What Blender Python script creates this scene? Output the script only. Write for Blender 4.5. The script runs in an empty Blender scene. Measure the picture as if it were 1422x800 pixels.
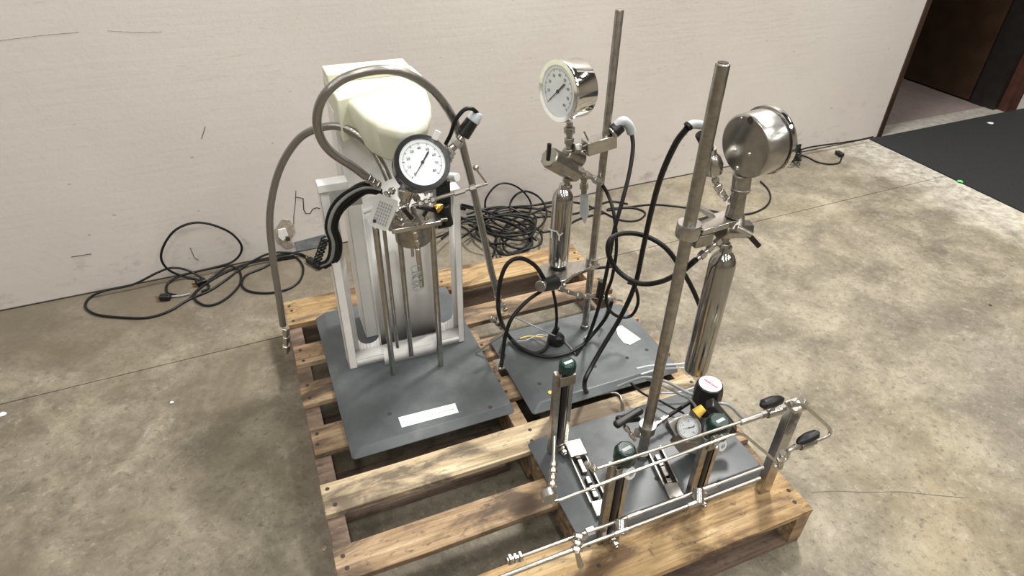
import bpy, math, random
from mathutils import Vector, Matrix
random.seed(7)
C = bpy.context.scene.collection
Z0 = 0.125                      # deck height of the pallet above the floor; all builders below take heights from the deck

# ------------------------------------------------------------------ camera
YAW, PITCH, ROLL, CAM, FPX, W, H = 0.40521, 0.62155, 0.02309, Vector((0.03285, -0.54248, 1.2272)), 884.868, 1422, 800
def basis():
    cy, sy, cp, sp = math.cos(YAW), math.sin(YAW), math.cos(PITCH), math.sin(PITCH)
    f = Vector((sy*cp, cy*cp, -sp)); r = Vector((cy, -sy, 0)); u = r.cross(f)
    cr, sr = math.cos(ROLL), math.sin(ROLL)
    return r*cr+u*sr, u*cr-r*sr, f
RR, UU, FF = basis()
cd = bpy.data.cameras.new('camera'); cam = bpy.data.objects.new('camera', cd); C.objects.link(cam)
m = Matrix.Identity(4)
for i in range(3):
    m[i][0] = RR[i]; m[i][1] = UU[i]; m[i][2] = -FF[i]; m[i][3] = CAM[i]
m[2][3] += Z0
cam.matrix_world = m; cd.sensor_width = 36; cd.lens = 36*FPX/W; cd.clip_start = 0.02
bpy.context.scene.camera = cam

# ------------------------------------------------------------------ light and exposure
wd = bpy.data.worlds.new('world'); bpy.context.scene.world = wd; wd.use_nodes = True
wd.node_tree.nodes['Background'].inputs[0].default_value = (0.93, 0.97, 1.0, 1)
wd.node_tree.nodes['Background'].inputs[1].default_value = 0.12
LP = 95
def area(name, loc, target, sx, sy, power, col=(1, 0.97, 0.92)):
    l = bpy.data.lights.new(name, 'AREA'); l.shape = 'RECTANGLE'; l.size = sx; l.size_y = sy; l.energy = power; l.color = col
    o = bpy.data.objects.new(name, l); C.objects.link(o); o.location = loc
    o.rotation_euler = (Vector(target)-Vector(loc)).to_track_quat('-Z', 'Y').to_euler()
    return o
area('ceiling_lamp', (1.9, 1.40, 3.6), (1.6, .7, 0), .40, .5, LP*1.7)
for lx in (-3.2, -0.2, 2.8, 5.8):
    for ly, pw in ((0.2, .55), (-2.4, .85), (-5.0, .75)):
        area('ceiling_lamp', (lx, ly, 4.9), (lx, ly, 0), .35, 1.5, LP*pw*.85)
vs = bpy.context.scene.view_settings
vs.view_transform = 'Standard'; vs.look = 'None'; vs.gamma = 1; vs.use_curve_mapping = False; vs.exposure = 0.04

# ------------------------------------------------------------------ points: a pixel of the 1422x800 frame seen at a chosen plane
def at(px, py, z=None, y=None, x=None):
    d = FF+RR*((px-W/2)/FPX)-UU*((py-H/2)/FPX)
    if z is not None: t = (z-CAM.z)/d.z
    elif y is not None: t = (y-CAM.y)/d.y
    else: t = (x-CAM.x)/d.x
    return CAM+d*t
def wall_y(x): return 1.714+0.0274*x
def fl(px, py, z=-0.120):                  # on the floor, or leaning on the wall where the floor ends
    p = at(px, py, z=z)
    if p.y > wall_y(p.x)-0.03: p = at(px, py, y=wall_y(p.x if p.x < 3 else 3)-0.035)
    return p

# ------------------------------------------------------------------ materials
def nt(name):
    m = bpy.data.materials.new(name); m.use_nodes = True; t = m.node_tree
    return m, t, t.nodes['Principled BSDF']
def N(t, ty, **k):
    n = t.nodes.new(ty)
    for a, v in k.items():
        if isinstance(v, (int, float, str, bool)) and hasattr(n, a): setattr(n, a, v)
    return n
def coords(t, scale=(1, 1, 1), rnd=True, loc=(0, 0, 0)):
    tc = N(t, 'ShaderNodeTexCoord'); mp = N(t, 'ShaderNodeMapping'); mp.inputs['Scale'].default_value = scale; mp.inputs['Location'].default_value = loc
    if rnd:
        oi = N(t, 'ShaderNodeObjectInfo'); v = N(t, 'ShaderNodeVectorMath', operation='SCALE')
        cx = N(t, 'ShaderNodeCombineXYZ')
        for i in range(3): t.links.new(oi.outputs['Random'], cx.inputs[i])
        t.links.new(cx.outputs[0], v.inputs[0]); v.inputs['Scale'].default_value = 37.0
        ad = N(t, 'ShaderNodeVectorMath', operation='ADD'); t.links.new(tc.outputs['Object'], ad.inputs[0]); t.links.new(v.outputs[0], ad.inputs[1])
        t.links.new(ad.outputs[0], mp.inputs[0])
    else: t.links.new(tc.outputs['Object'], mp.inputs[0])
    return mp.outputs[0]
def noise(t, vec, scale, detail=4, rough=.6, dist=0):
    n = N(t, 'ShaderNodeTexNoise'); n.inputs['Scale'].default_value = scale; n.inputs['Detail'].default_value = detail
    n.inputs['Roughness'].default_value = rough; n.inputs['Distortion'].default_value = dist; t.links.new(vec, n.inputs['Vector'])
    return n.outputs['Fac']
def ramp(t, fac, stops):
    r = N(t, 'ShaderNodeValToRGB'); e = r.color_ramp.elements
    while len(e) < len(stops): e.new(0.5)
    for k, (p, c) in enumerate(stops):
        e[k].position = p; e[k].color = (c, c, c, 1) if isinstance(c, (int, float)) else (*c, 1)
    t.links.new(fac, r.inputs[0]); return r.outputs[0]
def mix(t, a, b, fac, mode='MIX'):
    n = N(t, 'ShaderNodeMix'); n.data_type = 'RGBA'; n.blend_type = mode
    for s, v in ((n.inputs[0], fac), (n.inputs[6], a), (n.inputs[7], b)):
        if isinstance(v, (int, float)): s.default_value = v
        elif isinstance(v, tuple): s.default_value = (*v, 1)
        else: t.links.new(v, s)
    return n.outputs[2]
def math_(t, op, a, b=None, c=None):
    n = N(t, 'ShaderNodeMath', operation=op)
    for s, v in zip(n.inputs, (a, b, c)):
        if v is None: continue
        if isinstance(v, (int, float)): s.default_value = v
        else: t.links.new(v, s)
    return n.outputs[0]
def bump(t, b, h, st=.3, d=.002):
    n = N(t, 'ShaderNodeBump'); n.inputs['Strength'].default_value = st; n.inputs['Distance'].default_value = d
    t.links.new(h, n.inputs['Height']); t.links.new(n.outputs[0], b.inputs['Normal'])
def plain(name, col, rough=.5, metal=0, var=.12, sc=30, spec=.5, bs=0.0):
    m, t, b = nt(name)
    v = coords(t); n = noise(t, v, sc, 5)
    lo = tuple(c*(1-var) for c in col); hi = tuple(min(1, c*(1+var)) for c in col)
    t.links.new(ramp(t, n, [(.3, lo), (.7, hi)]), b.inputs['Base Color'])
    b.inputs['Roughness'].default_value = rough; b.inputs['Metallic'].default_value = metal; b.inputs['Specular IOR Level'].default_value = spec
    if bs: bump(t, b, n, bs, .001)
    return m
M = {}
M['chrome'] = plain('chrome', (.78, .78, .77), .09, 1, .05, 12)
M['darkchrome'] = plain('dark chrome', (.16, .16, .165), .16, 1, .2, 30)
M['steel'] = plain('stainless steel', (.50, .485, .455), .24, 1, .18, 40)
M['brushed'] = plain('brushed steel', (.45, .44, .42), .25, 1, .15, 60)
M['dull'] = plain('dull steel', (.36, .345, .315), .34, 1, .25, 60)
M['bright'] = plain('bright tube', (.52, .50, .46), .30, 1, .04, 60)
M['black'] = plain('black plastic', (.007, .007, .008), .38, 0, .3, 60)
M['rubber'] = plain('black rubber cable', (.007, .0075, .0075), .45, 0, .3, 60, .3)
M['green'] = plain('dark green plastic', (.0025, .026, .020), .25, 0, .3, 60)
M['cream'] = plain('cream moulded plastic', (.66, .67, .54), .5, 0, .04, 8)
M['white_paint'] = plain('white enamel sheet metal', (.80, .80, .785), .38, 0, .10, 9)
M['white'] = plain('white label', (.68, .70, .70), .5, 0, .04, 90)
M['dial'] = plain('dial white', (.80, .85, .88), .55, 0, .03, 30)
M['ink'] = plain('printing ink', (.03, .03, .04), .6, 0, .1, 30)
M['greyink'] = plain('faded grey print', (.33, .35, .38), .6, 0, .1, 30)
M['redink'] = plain('dark red print', (.42, .03, .09), .6, 0, .1, 30)
M['brass'] = plain('brass', (.75, .45, .10), .25, 1, .1, 30)
M['amber'] = plain('yellow plastic', (.85, .55, .08), .4, 0, .1, 30)
M['bluecase'] = plain('blue steel case', (.10, .16, .26), .16, 1, .2, 12)
M['greytube'] = plain('grey plastic tube', (.27, .29, .29), .4, 0, .15, 60)
M['greyplug'] = plain('pale grey plastic', (.42, .46, .48), .45, 0, .1, 60)
M['greensticker'] = plain('bright green paper', (.12, .75, .16), .6, 0, .1, 60)
def thinglass():
    m, t, b = nt('gauge glass'); t.nodes.remove(b)
    tr = N(t, 'ShaderNodeBsdfTransparent'); gl = N(t, 'ShaderNodeBsdfGlossy'); gl.inputs['Roughness'].default_value = .04; mx = N(t, 'ShaderNodeMixShader')
    lw = N(t, 'ShaderNodeLayerWeight')
    t.links.new(math_(t, 'MULTIPLY_ADD', math_(t, 'POWER', lw.outputs['Facing'], 4), .7, .03), mx.inputs[0]); t.links.new(tr.outputs[0], mx.inputs[1]); t.links.new(gl.outputs[0], mx.inputs[2]); t.links.new(mx.outputs[0], t.nodes['Material Output'].inputs[0])
    return m
M['glass'] = thinglass()
M['brown'] = plain('brown painted wood', (.035, .018, .010), .42, 0, .35, 9)
M['redbrown'] = plain('red brown door frame', (.060, .024, .016), .4, 0, .3, 14)
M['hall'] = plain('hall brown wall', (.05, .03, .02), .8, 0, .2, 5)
M['darkframe'] = plain('black door frame', (.012, .010, .009), .4, 0, .3, 20)
M['mauve'] = plain('mauve hall floor', (.15, .118, .108), .8, 0, .12, 20)
M['paleconc'] = plain('pale concrete sill', (.22, .205, .18), .85, 0, .25, 25)
M['roofdeck'] = plain('dark roof deck', (.07, .068, .065), .8, 0, .3, 3)
M['mat'] = plain('dark rubber mat', (.018, .019, .0195), .9, 0, .45, 160, .25, .5)

def braid():
    m, t, b = nt('braided steel')
    v = coords(t, rnd=False); w = N(t, 'ShaderNodeTexWave'); w.wave_type = 'BANDS'; w.bands_direction = 'Z'; w.inputs['Scale'].default_value = 210; t.links.new(v, w.inputs[0])
    w2 = N(t, 'ShaderNodeTexWave'); w2.bands_direction = 'DIAGONAL'; w2.inputs['Scale'].default_value = 240; t.links.new(v, w2.inputs[0])
    s = math_(t, 'ADD', w.outputs['Fac'], w2.outputs['Fac'])
    t.links.new(ramp(t, math_(t, 'MULTIPLY', s, .5), [(.2, (.22, .215, .20)), (.8, (.42, .41, .385))]), b.inputs['Base Color'])
    b.inputs['Metallic'].default_value = .9; b.inputs['Roughness'].default_value = .27; bump(t, b, s, .15, .0006)
    return m
def vesselmat():
    m, t, b = nt('polished cylinder steel')
    n = noise(t, coords(t), 12, 3); t.links.new(ramp(t, n, [(.3, (.36, .355, .34)), (.7, (.44, .43, .41))]), b.inputs['Base Color'])
    b.inputs['Metallic'].default_value = 1; b.inputs['Roughness'].default_value = .16
    return m
M['vessel'] = vesselmat()
M['braid'] = braid()
def base_grey():
    m, t, b = nt('dark grey enamel')
    v = coords(t); n = noise(t, v, 5, 6, .62); n2 = noise(t, v, 60, 4, .7); n3 = noise(t, v, 2.3, 2)
    c = ramp(t, n, [(.28, (.042, .049, .053)), (.55, (.082, .093, .099)), (.78, (.175, .185, .187))])
    c = mix(t, c, (.26, .27, .26), ramp(t, n2, [(.66, 0), (.80, .45)]))
    t.links.new(c, b.inputs['Base Color'])
    t.links.new(ramp(t, n3, [(.3, .30), (.7, .52)]), b.inputs['Roughness']); bump(t, b, n2, .08, .001)
    return m
M['base'] = base_grey()
def wood(name, a, bcol, c, dark, stain=.5):
    m, t, b = nt(name)
    v = coords(t, (1.2, 26, 26)); g = noise(t, v, 2.2, 7, .68, .6)
    v2 = coords(t, (3, 7, 7)); s = noise(t, v2, 1.7, 5, .6, .8)
    vk = coords(t, (1.6, 6, 3)); vo = N(t, 'ShaderNodeTexVoronoi'); vo.inputs['Scale'].default_value = 2.0; t.links.new(vk, vo.inputs[0])
    vf = coords(t, (6, 160, 160)); fine = noise(t, vf, 1, 4, .7)
    col = ramp(t, g, [(.28, a), (.5, bcol), (.72, c)])
    col = mix(t, col, dark, ramp(t, s, [(.46, 0), (.62, stain)]))
    col = mix(t, col, (.05, .028, .014), ramp(t, vo.outputs['Distance'], [(.05, .7), (.10, 0)]))
    col = mix(t, col, (.06, .04, .025), ramp(t, fine, [(.30, .55), (.42, 0)]))
    sp_n = noise(t, coords(t, (14, 30, 30)), 2.4, 5, .75)
    col = mix(t, col, dark, ramp(t, sp_n, [(.56, 0), (.68, .8)]))
    oi = N(t, 'ShaderNodeObjectInfo'); hv = N(t, 'ShaderNodeHueSaturation'); t.links.new(col, hv.inputs['Color'])
    t.links.new(math_(t, 'MULTIPLY_ADD', oi.outputs['Random'], .35, .82), hv.inputs['Value']); hv.inputs['Saturation'].default_value = 1.0
    t.links.new(hv.outputs[0], b.inputs['Base Color']); b.inputs['Roughness'].default_value = .8; b.inputs['Specular IOR Level'].default_value = .25
    bump(t, b, math_(t, 'ADD', g, fine), .5, .0015)
    return m
M['wood'] = wood('weathered pine', (.13, .085, .05), (.32, .225, .135), (.50, .39, .26), (.075, .055, .042), .9)
M['wood_gold'] = wood('fresh golden pine', (.16, .09, .042), (.38, .26, .13), (.58, .45, .27), (.10, .062, .036), .9)
M['wood_pale'] = wood('sun bleached pine', (.17, .125, .075), (.40, .32, .205), (.60, .51, .36), (.10, .08, .06), .9)
M['wood_dark'] = wood('dirty grey brown pine', (.085, .060, .045), (.16, .115, .085), (.24, .18, .14), (.05, .035, .028), .7)
def concrete():
    m, t, b = nt('stained concrete')
    v = coords(t, rnd=False)
    big = noise(t, v, 1.1, 5, .6, .5); mid = noise(t, v, 5, 6, .66, .4); fine = noise(t, v, 26, 6, .72); vf = noise(t, v, 140, 3, .7)
    col = ramp(t, mid, [(.28, (.098, .084, .062)), (.45, (.165, .145, .108)), (.60, (.245, .218, .163)), (.76, (.34, .31, .24))])
    col = mix(t, col, (.30, .245, .135), ramp(t, big, [(.50, 0), (.72, .35)]))
    col = mix(t, col, (.145, .130, .115), ramp(t, noise(t, v, .8, 3, .5, 1.0), [(.52, 0), (.70, .50)]))
    col = mix(t, col, (.10, .088, .070), ramp(t, fine, [(.24, .75), (.42, 0)]))
    col = mix(t, col, (.42, .395, .34), ramp(t, fine, [(.58, 0), (.78, .50)]))
    f2 = noise(t, v, 14, 8, .82, .5)
    col = mix(t, col, (.115, .102, .082), ramp(t, f2, [(.30, .8), (.47, 0)]))
    col = mix(t, col, (.40, .37, .30), ramp(t, f2, [(.53, 0), (.72, .55)]))
    f3 = noise(t, v, 48, 5, .8, .2)
    col = mix(t, col, (.085, .073, .056), ramp(t, f3, [(.34, .75), (.46, 0)]))
    col = mix(t, col, (.37, .34, .27), ramp(t, f3, [(.57, 0), (.70, .6)]))
    lft = N(t, 'ShaderNodeSeparateXYZ'); t.links.new(v, lft.inputs[0])
    # darker brown blotches left of the pallet
    col = mix(t, col, (.12, .098, .066), math_(t, 'MULTIPLY', ramp(t, noise(t, v, 1.9, 5, .65, .8), [(.44, 0), (.62, .75)]), ramp(t, lft.outputs[0], [(.0, 1), (.35, 0)])))
    # dusty pale rim where the mat begins and a darker brown band along the wall, strongest at the left
    tc = N(t, 'ShaderNodeTexCoord'); sp = N(t, 'ShaderNodeSeparateXYZ'); t.links.new(tc.outputs['Object'], sp.inputs[0])
    wob = math_(t, 'MULTIPLY_ADD', mid, .55, -.27)
    xx = math_(t, 'ADD', sp.outputs[0], wob)
    band = math_(t, 'MULTIPLY', ramp(t, math_(t, 'MULTIPLY_ADD', xx, 1.0, -2.5), [(.28, 0), (.55, 1)]), ramp(t, math_(t, 'MULTIPLY_ADD', sp.outputs[1], .5, .0), [(.2, 0), (.45, 1)]))
    col = mix(t, col, (.56, .54, .48), math_(t, 'MULTIPLY', band, ramp(t, fine, [(.35, .1), (.6, .75)])))
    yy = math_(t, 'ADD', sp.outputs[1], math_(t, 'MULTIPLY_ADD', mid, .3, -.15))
    wall_band = ramp(t, math_(t, 'MULTIPLY_ADD', yy, 1.0, -.8), [(.48, 0), (.74, .55)])
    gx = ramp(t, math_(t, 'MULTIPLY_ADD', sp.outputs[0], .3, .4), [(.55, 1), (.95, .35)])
    col = mix(t, col, (.115, .095, .070), math_(t, 'MULTIPLY', wall_band, gx))
    t.links.new(col, b.inputs['Base Color'])
    t.links.new(ramp(t, big, [(.3, .55), (.7, .8)]), b.inputs['Roughness']); b.inputs['Specular IOR Level'].default_value = .35
    bump(t, b, math_(t, 'ADD', fine, vf), .22, .002)
    return m
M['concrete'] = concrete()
def wallmat():
    m, t, b = nt('scuffed off-white wall paint')
    v = coords(t, rnd=False)
    tc = N(t, 'ShaderNodeTexCoord'); sp = N(t, 'ShaderNodeSeparateXYZ'); t.links.new(tc.outputs['Object'], sp.inputs[0]); X, Y, Z = sp.outputs
    big = noise(t, v, .9, 4, .5); fine = noise(t, v, 55, 5, .7)
    col = ramp(t, big, [(.3, (.56, .52, .490)), (.7, (.665, .635, .602))])
    col = mix(t, col, (.50, .46, .42), ramp(t, fine, [(.55, 0), (.8, .35)]))
    # pits and small chips, thicker near the floor
    vo = N(t, 'ShaderNodeTexVoronoi'); vo.inputs['Scale'].default_value = 11; vo.inputs['Randomness'].default_value = 1; vs_ = coords(t, (1, 1, 1.8), False); t.links.new(vs_, vo.inputs[0])
    rs = N(t, 'ShaderNodeSeparateColor'); t.links.new(vo.outputs['Color'], rs.inputs[0])
    keep = ramp(t, rs.outputs[0], [(.66, 0), (.68, 1)])
    dot = ramp(t, math_(t, 'ADD', vo.outputs['Distance'], math_(t, 'MULTIPLY', fine, .12)), [(.10, 1), (.14, 0)])
    low = ramp(t, Z, [(.10, 1), (.55, .45)])
    col = mix(t, col, (.21, .185, .16), math_(t, 'MULTIPLY', math_(t, 'MULTIPLY', dot, keep), math_(t, 'MULTIPLY', low, .8)))
    # long horizontal scrapes
    vs2 = coords(t, (1.3, 1.3, 26), False); sc = noise(t, vs2, 2.1, 4, .55)
    scb = ramp(t, math_(t, 'ABSOLUTE', math_(t, 'SUBTRACT', sc, .5)), [(.0, .35), (.012, 0)])
    col = mix(t, col, (.36, .33, .30), math_(t, 'MULTIPLY', scb, ramp(t, noise(t, v, 2.0, 2), [(.54, 0), (.60, .9)])))
    # grimy rubs low down
    vg = coords(t, (5, 5, 9), False); rub = noise(t, vg, 1.8, 6, .72)
    col = mix(t, col, (.33, .29, .25), math_(t, 'MULTIPLY', ramp(t, rub, [(.55, 0), (.70, .65)]), ramp(t, Z, [(.04, 1), (.32, 0)])))
    t.links.new(col, b.inputs['Base Color']); b.inputs['Roughness'].default_value = .62; b.inputs['Specular IOR Level'].default_value = .3
    bump(t, b, math_(t, 'ADD', math_(t, 'MULTIPLY', noise(t, v, 3.5, 4, .6), 3.0), math_(t, 'ADD', fine, sc)), .12, .004)
    return m
M['wall'] = wallmat()
M['plaster'] = plain('broken plaster', (.36, .32, .27), .9, 0, .45, 45, .3, 1.0)
M['bluegrey'] = plain('blue grey paint', (.19, .205, .215), .6, 0, .25, 40)
M['dirt'] = plain('dirt in hairline crack', (.10, .088, .07), .9, 0, .3, 40)
M['darkfill'] = plain('dark fill of holes and cracks', (.045, .038, .03), .95, 0, .3, 40)  # near-black of nails, cracks and specks; also paints the shade inside flat hole discs

# ------------------------------------------------------------------ mesh builder
def perp(d):
    a = Vector((0, 0, 1)) if abs(d.z) < .9 else Vector((1, 0, 0))
    u = d.cross(a).normalized(); return u, d.cross(u).normalized()
class MB:
    def __init__(s): s.v = []; s.f = []; s.s = []
    def add(s, vs, fs, smooth=False):
        o = len(s.v); s.v += [Vector(x) for x in vs]
        for f in fs: s.f.append([i+o for i in f]); s.s.append(smooth)
        return s
    def box(s, a, b):
        (x0, y0, z0), (x1, y1, z1) = a, b
        x0, x1 = sorted((x0, x1)); y0, y1 = sorted((y0, y1)); z0, z1 = sorted((z0, z1))
        return s.add([(x0, y0, z0), (x1, y0, z0), (x1, y1, z0), (x0, y1, z0), (x0, y0, z1), (x1, y0, z1), (x1, y1, z1), (x0, y1, z1)],
                     [(0, 3, 2, 1), (4, 5, 6, 7), (0, 1, 5, 4), (1, 2, 6, 5), (2, 3, 7, 6), (3, 0, 4, 7)])
    def bar(s, p0, p1, w, h, up=None):          # rectangular bar between two points
        p0, p1 = Vector(p0), Vector(p1); d = (p1-p0).normalized(); up = Vector(up or (0, 0, 1))
        if abs(d.dot(up)) > .95: up = Vector((1, 0, 0))
        a = d.cross(up).normalized()*w/2; b = a.cross(d).normalized()*h/2
        vs = [p+sa*a+sb*b for p in (p0, p1) for sa, sb in ((-1, -1), (1, -1), (1, 1), (-1, 1))]
        return s.add(vs, [(0, 1, 2, 3), (7, 6, 5, 4), (0, 4, 5, 1), (1, 5, 6, 2), (2, 6, 7, 3), (3, 7, 4, 0)])
    def lathe(s, p0, d, prof, n=24, smooth=True, cap=True):     # prof: (distance along d, radius)
        p0 = Vector(p0); d = Vector(d).normalized(); u, w = perp(d); vs = []; fs = []
        for (h, r) in prof:
            for k in range(n):
                a = 2*math.pi*k/n; vs.append(p0+d*h+(u*math.cos(a)+w*math.sin(a))*max(r, 1e-5))
        for j in range(len(prof)-1):
            for k in range(n): fs.append((j*n+k, j*n+(k+1) % n, (j+1)*n+(k+1) % n, (j+1)*n+k))
        o = len(s.v); s.add(vs, fs, smooth)
        if cap:
            s.f.append([o+k for k in range(n)][::-1]); s.s.append(False)
            s.f.append([o+(len(prof)-1)*n+k for k in range(n)]); s.s.append(False)
        return s
    def cyl(s, p0, p1, r, r1=None, n=16, smooth=True):
        p0, p1 = Vector(p0), Vector(p1); L = (p1-p0).length; r1 = r if r1 is None else r1; c = min(r, r1)*.12
        return s.lathe(p0, p1-p0, [(0, r-c), (c, r), (L-c, r1), (L, r1-c)], n, smooth)
    def hexa(s, p0, p1, r): return s.cyl(p0, p1, r, n=6, smooth=False)
    def tube(s, pts, r, n=10, cap=True):
        pts = [Vector(p) for p in pts]; vs = []; fs = []; u = None
        for i, p in enumerate(pts):
            d = (pts[min(i+1, len(pts)-1)]-pts[max(i-1, 0)]).normalized()
            u = perp(d)[0] if u is None else (u-d*u.dot(d)).normalized()
            w = d.cross(u)
            for k in range(n):
                a = 2*math.pi*k/n; vs.append(p+(u*math.cos(a)+w*math.sin(a))*r)
        for j in range(len(pts)-1):
            for k in range(n): fs.append((j*n+k, j*n+(k+1) % n, (j+1)*n+(k+1) % n, (j+1)*n+k))
        o = len(s.v); s.add(vs, fs, True)
        s.f.append([o+k for k in range(n)][::-1]); s.s.append(False)
        s.f.append([o+(len(pts)-1)*n+k for k in range(n)]); s.s.append(False)
        return s
    def sphere(s, c, r, n=12):
        return s.lathe(Vector(c)-Vector((0, 0, r)), (0, 0, 1), [(r-r*math.cos(math.pi*k/n), r*math.sin(math.pi*k/n)) for k in range(n+1)], n*2, True, False)
    def prism(s, poly, d, smooth=False):         # poly: closed 3D outline, extruded by d
        n = len(poly); P = [Vector(p) for p in poly]; d = Vector(d)
        s.add(P+[p+d for p in P], [list(range(n))[::-1], list(range(n, 2*n))])
        o = len(s.v)-2*n
        for k in range(n): s.f.append([o+k, o+(k+1) % n, o+n+(k+1) % n, o+n+k]); s.s.append(smooth)
        return s
    def build(s, name, mat, parent=None, bevel=0, seg=2, xf=None):
        me = bpy.data.meshes.new(name); off = parent_loc(parent)
        vs = [(xf @ v if xf else v)+Vector((0, 0, Z0))-off for v in s.v]
        me.from_pydata([tuple(v) for v in vs], [], s.f); me.polygons.foreach_set('use_smooth', s.s); me.update()
        import bmesh
        bm = bmesh.new(); bm.from_mesh(me); bmesh.ops.recalc_face_normals(bm, faces=bm.faces); bm.to_mesh(me); bm.free()
        me.set_sharp_from_angle(angle=math.radians(35))
        me.materials.append(M[mat] if isinstance(mat, str) else mat)
        o = bpy.data.objects.new(name, me); C.objects.link(o)
        if parent: o.parent = parent
        if bevel:
            b = o.modifiers.new('bevel', 'BEVEL'); b.width = bevel; b.segments = seg; b.limit_method = 'ANGLE'; b.angle_limit = .6
        return o
def parent_loc(p):
    v = Vector((0, 0, 0))
    while p is not None: v += Vector(p.location); p = p.parent
    return v
def spline(pts, n=8):
    P = [Vector(p) for p in pts]; P = [P[0]*2-P[1]]+P+[P[-1]*2-P[-2]]; out = []
    for i in range(1, len(P)-2):
        for k in range(n):
            t = k/n; a, b, c, d = P[i-1:i+3]
            out.append(.5*((2*b)+(c-a)*t+(2*a-5*b+4*c-d)*t*t+(3*b-a-3*c+d)*t**3))
    out.append(P[-2]); return out
def tag(o, label=None, cat=None, group=None, kind=None):
    if label: o['label'] = label
    if cat: o['category'] = cat
    if group: o['group'] = group
    if kind: o['kind'] = kind
    return o
def thing(name, loc, label, cat, group=None):
    o = bpy.data.objects.new(name, None); C.objects.link(o); o.location = (loc[0], loc[1], loc[2]+Z0); o.empty_display_size = .05
    return tag(o, label, cat, group)
def struct(name, mb, mat, parent=None, bevel=0):
    o = mb.build(name, mat, parent, bevel)
    if parent is None: tag(o, kind='structure')
    return o
def text(name, s, size, mat, parent, origin, ex, ey, depth=.0004):
    """flat lettering lying in the plane spanned by ex (reading direction) and ey (up)"""
    cu = bpy.data.curves.new(name, 'FONT'); cu.body = s; cu.size = size; cu.align_x = 'CENTER'; cu.align_y = 'CENTER'; cu.extrude = depth/2; cu.resolution_u = 2
    to = bpy.data.objects.new(name+'_tmp', cu); me = bpy.data.meshes.new_from_object(to); bpy.data.objects.remove(to)
    ex = Vector(ex).normalized(); ey = Vector(ey).normalized(); ez = ex.cross(ey)
    mm = Matrix((ex, ey, ez)).transposed().to_4x4(); mm.translation = Vector(origin)+Vector((0, 0, Z0))-parent_loc(parent)
    me.transform(mm); me.materials.clear(); me.materials.append(M[mat]); me.name = name
    o = bpy.data.objects.new(name, me); C.objects.link(o); o.parent = parent
    return o

# ------------------------------------------------------------------ the room
SL = 0.0274
def wb(x0, x1, t0, t1, z0, z1):                 # box in wall coordinates: t = distance behind the wall face
    mb = MB(); v = []
    for z in (z0, z1):
        for (x, t) in ((x0, t0), (x1, t0), (x1, t1), (x0, t1)): v.append((x, wall_y(x)+t, z))
    return mb.add(v, [(0, 3, 2, 1), (4, 5, 6, 7), (0, 1, 5, 4), (1, 2, 6, 5), (2, 3, 7, 6), (3, 0, 4, 7)])
FZ = -0.125
DX0, DX1 = 3.235, 4.36
def jy(x): return 1.212+0.03*x                   # the sawn joint in the slab
g = .0018
fa = MB().add([(-6, -6, FZ), (9, -6, FZ), (9, jy(9)-g, FZ), (-6, jy(-6)-g, FZ), (-6, -6, FZ-.1), (9, -6, FZ-.1), (9, jy(9)-g, FZ-.1), (-6, jy(-6)-g, FZ-.1)],
              [(0, 1, 2, 3), (7, 6, 5, 4), (0, 4, 5, 1), (1, 5, 6, 2), (2, 6, 7, 3), (3, 7, 4, 0)])
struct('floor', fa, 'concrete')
fb = MB().add([(-6, jy(-6)+g, FZ), (9, jy(9)+g, FZ), (9, wall_y(9)+.05, FZ), (-6, wall_y(-6)+.05, FZ), (-6, jy(-6)+g, FZ-.1), (9, jy(9)+g, FZ-.1), (9, wall_y(9)+.05, FZ-.1), (-6, wall_y(-6)+.05, FZ-.1)],
              [(0, 1, 2, 3), (7, 6, 5, 4), (0, 4, 5, 1), (1, 5, 6, 2), (2, 6, 7, 3), (3, 7, 4, 0)])
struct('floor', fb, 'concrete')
struct('trim_1', MB().add([(-6, jy(-6)-g, FZ-.003), (9, jy(9)-g, FZ-.003), (9, jy(9)+g, FZ-.003), (-6, jy(-6)+g, FZ-.003)], [(0, 1, 2, 3)]), 'dirt')
wall = struct('wall_back', wb(-6, DX0, 0, .18, FZ, 5.2), 'wall')
struct('wall_right', wb(DX1, 9, 0, .18, FZ, 5.2), 'wall')
struct('trim_2', wb(DX0, DX1, 0, .18, 2.0, 5.2), 'wall')
struct('wall_left', MB().box((-6.1, -7, FZ), (-6, 1.6, 5.2)), 'plaster')
struct('wall_front', MB().box((-6, -7.1, FZ), (9, -7, 5.2)), 'plaster')
struct('wall_east', MB().box((9, -7, FZ), (9.1, 2, 5.2)), 'plaster')
struct('ceiling', MB().box((-6.1, -7.1, 5.2), (9.1, 2.2, 5.3)), 'roofdeck')
# thin dark line drawn at the foot of the wall
struct('wall_foot_line', wb(-6, DX0, -.004, .0, FZ, FZ+.004), 'darkfill')
dr = struct('door_1', wb(DX0, DX0+.03, -.008, .20, FZ, 2.0), 'brown')
wb(DX1-.035, DX1, -.008, .20, FZ, 2.0).build('door_frame', 'redbrown', dr)
wb(DX1, DX1+.06, -.016, .0, FZ, 2.0).build('door_casing', 'redbrown', dr)
wb(DX1-.075, DX1-.035, .04, .20, FZ, 2.0).build('door_stop', 'darkframe', dr)
wb(DX0, DX1, -.008, .20, 1.97, 2.0).build('door_head', 'brown', dr)
wb(DX1-.075, DX1-.035, .21, 1.15, FZ+.012, 1.95).build('door_leaf', 'brown', dr)
struct('trim_3', wb(DX0+.03, DX1-.035, -.01, .10, FZ, FZ+.004), 'paleconc')
wb(2.4, 5.4, .10, 3.2, FZ-.02, FZ+.001).build('hall_floor_panel', 'mauve', dr)
hx = struct('wall_hall', wb(2.4, 5.4, 3.2, 3.3, FZ, 2.7), 'hall')
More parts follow.
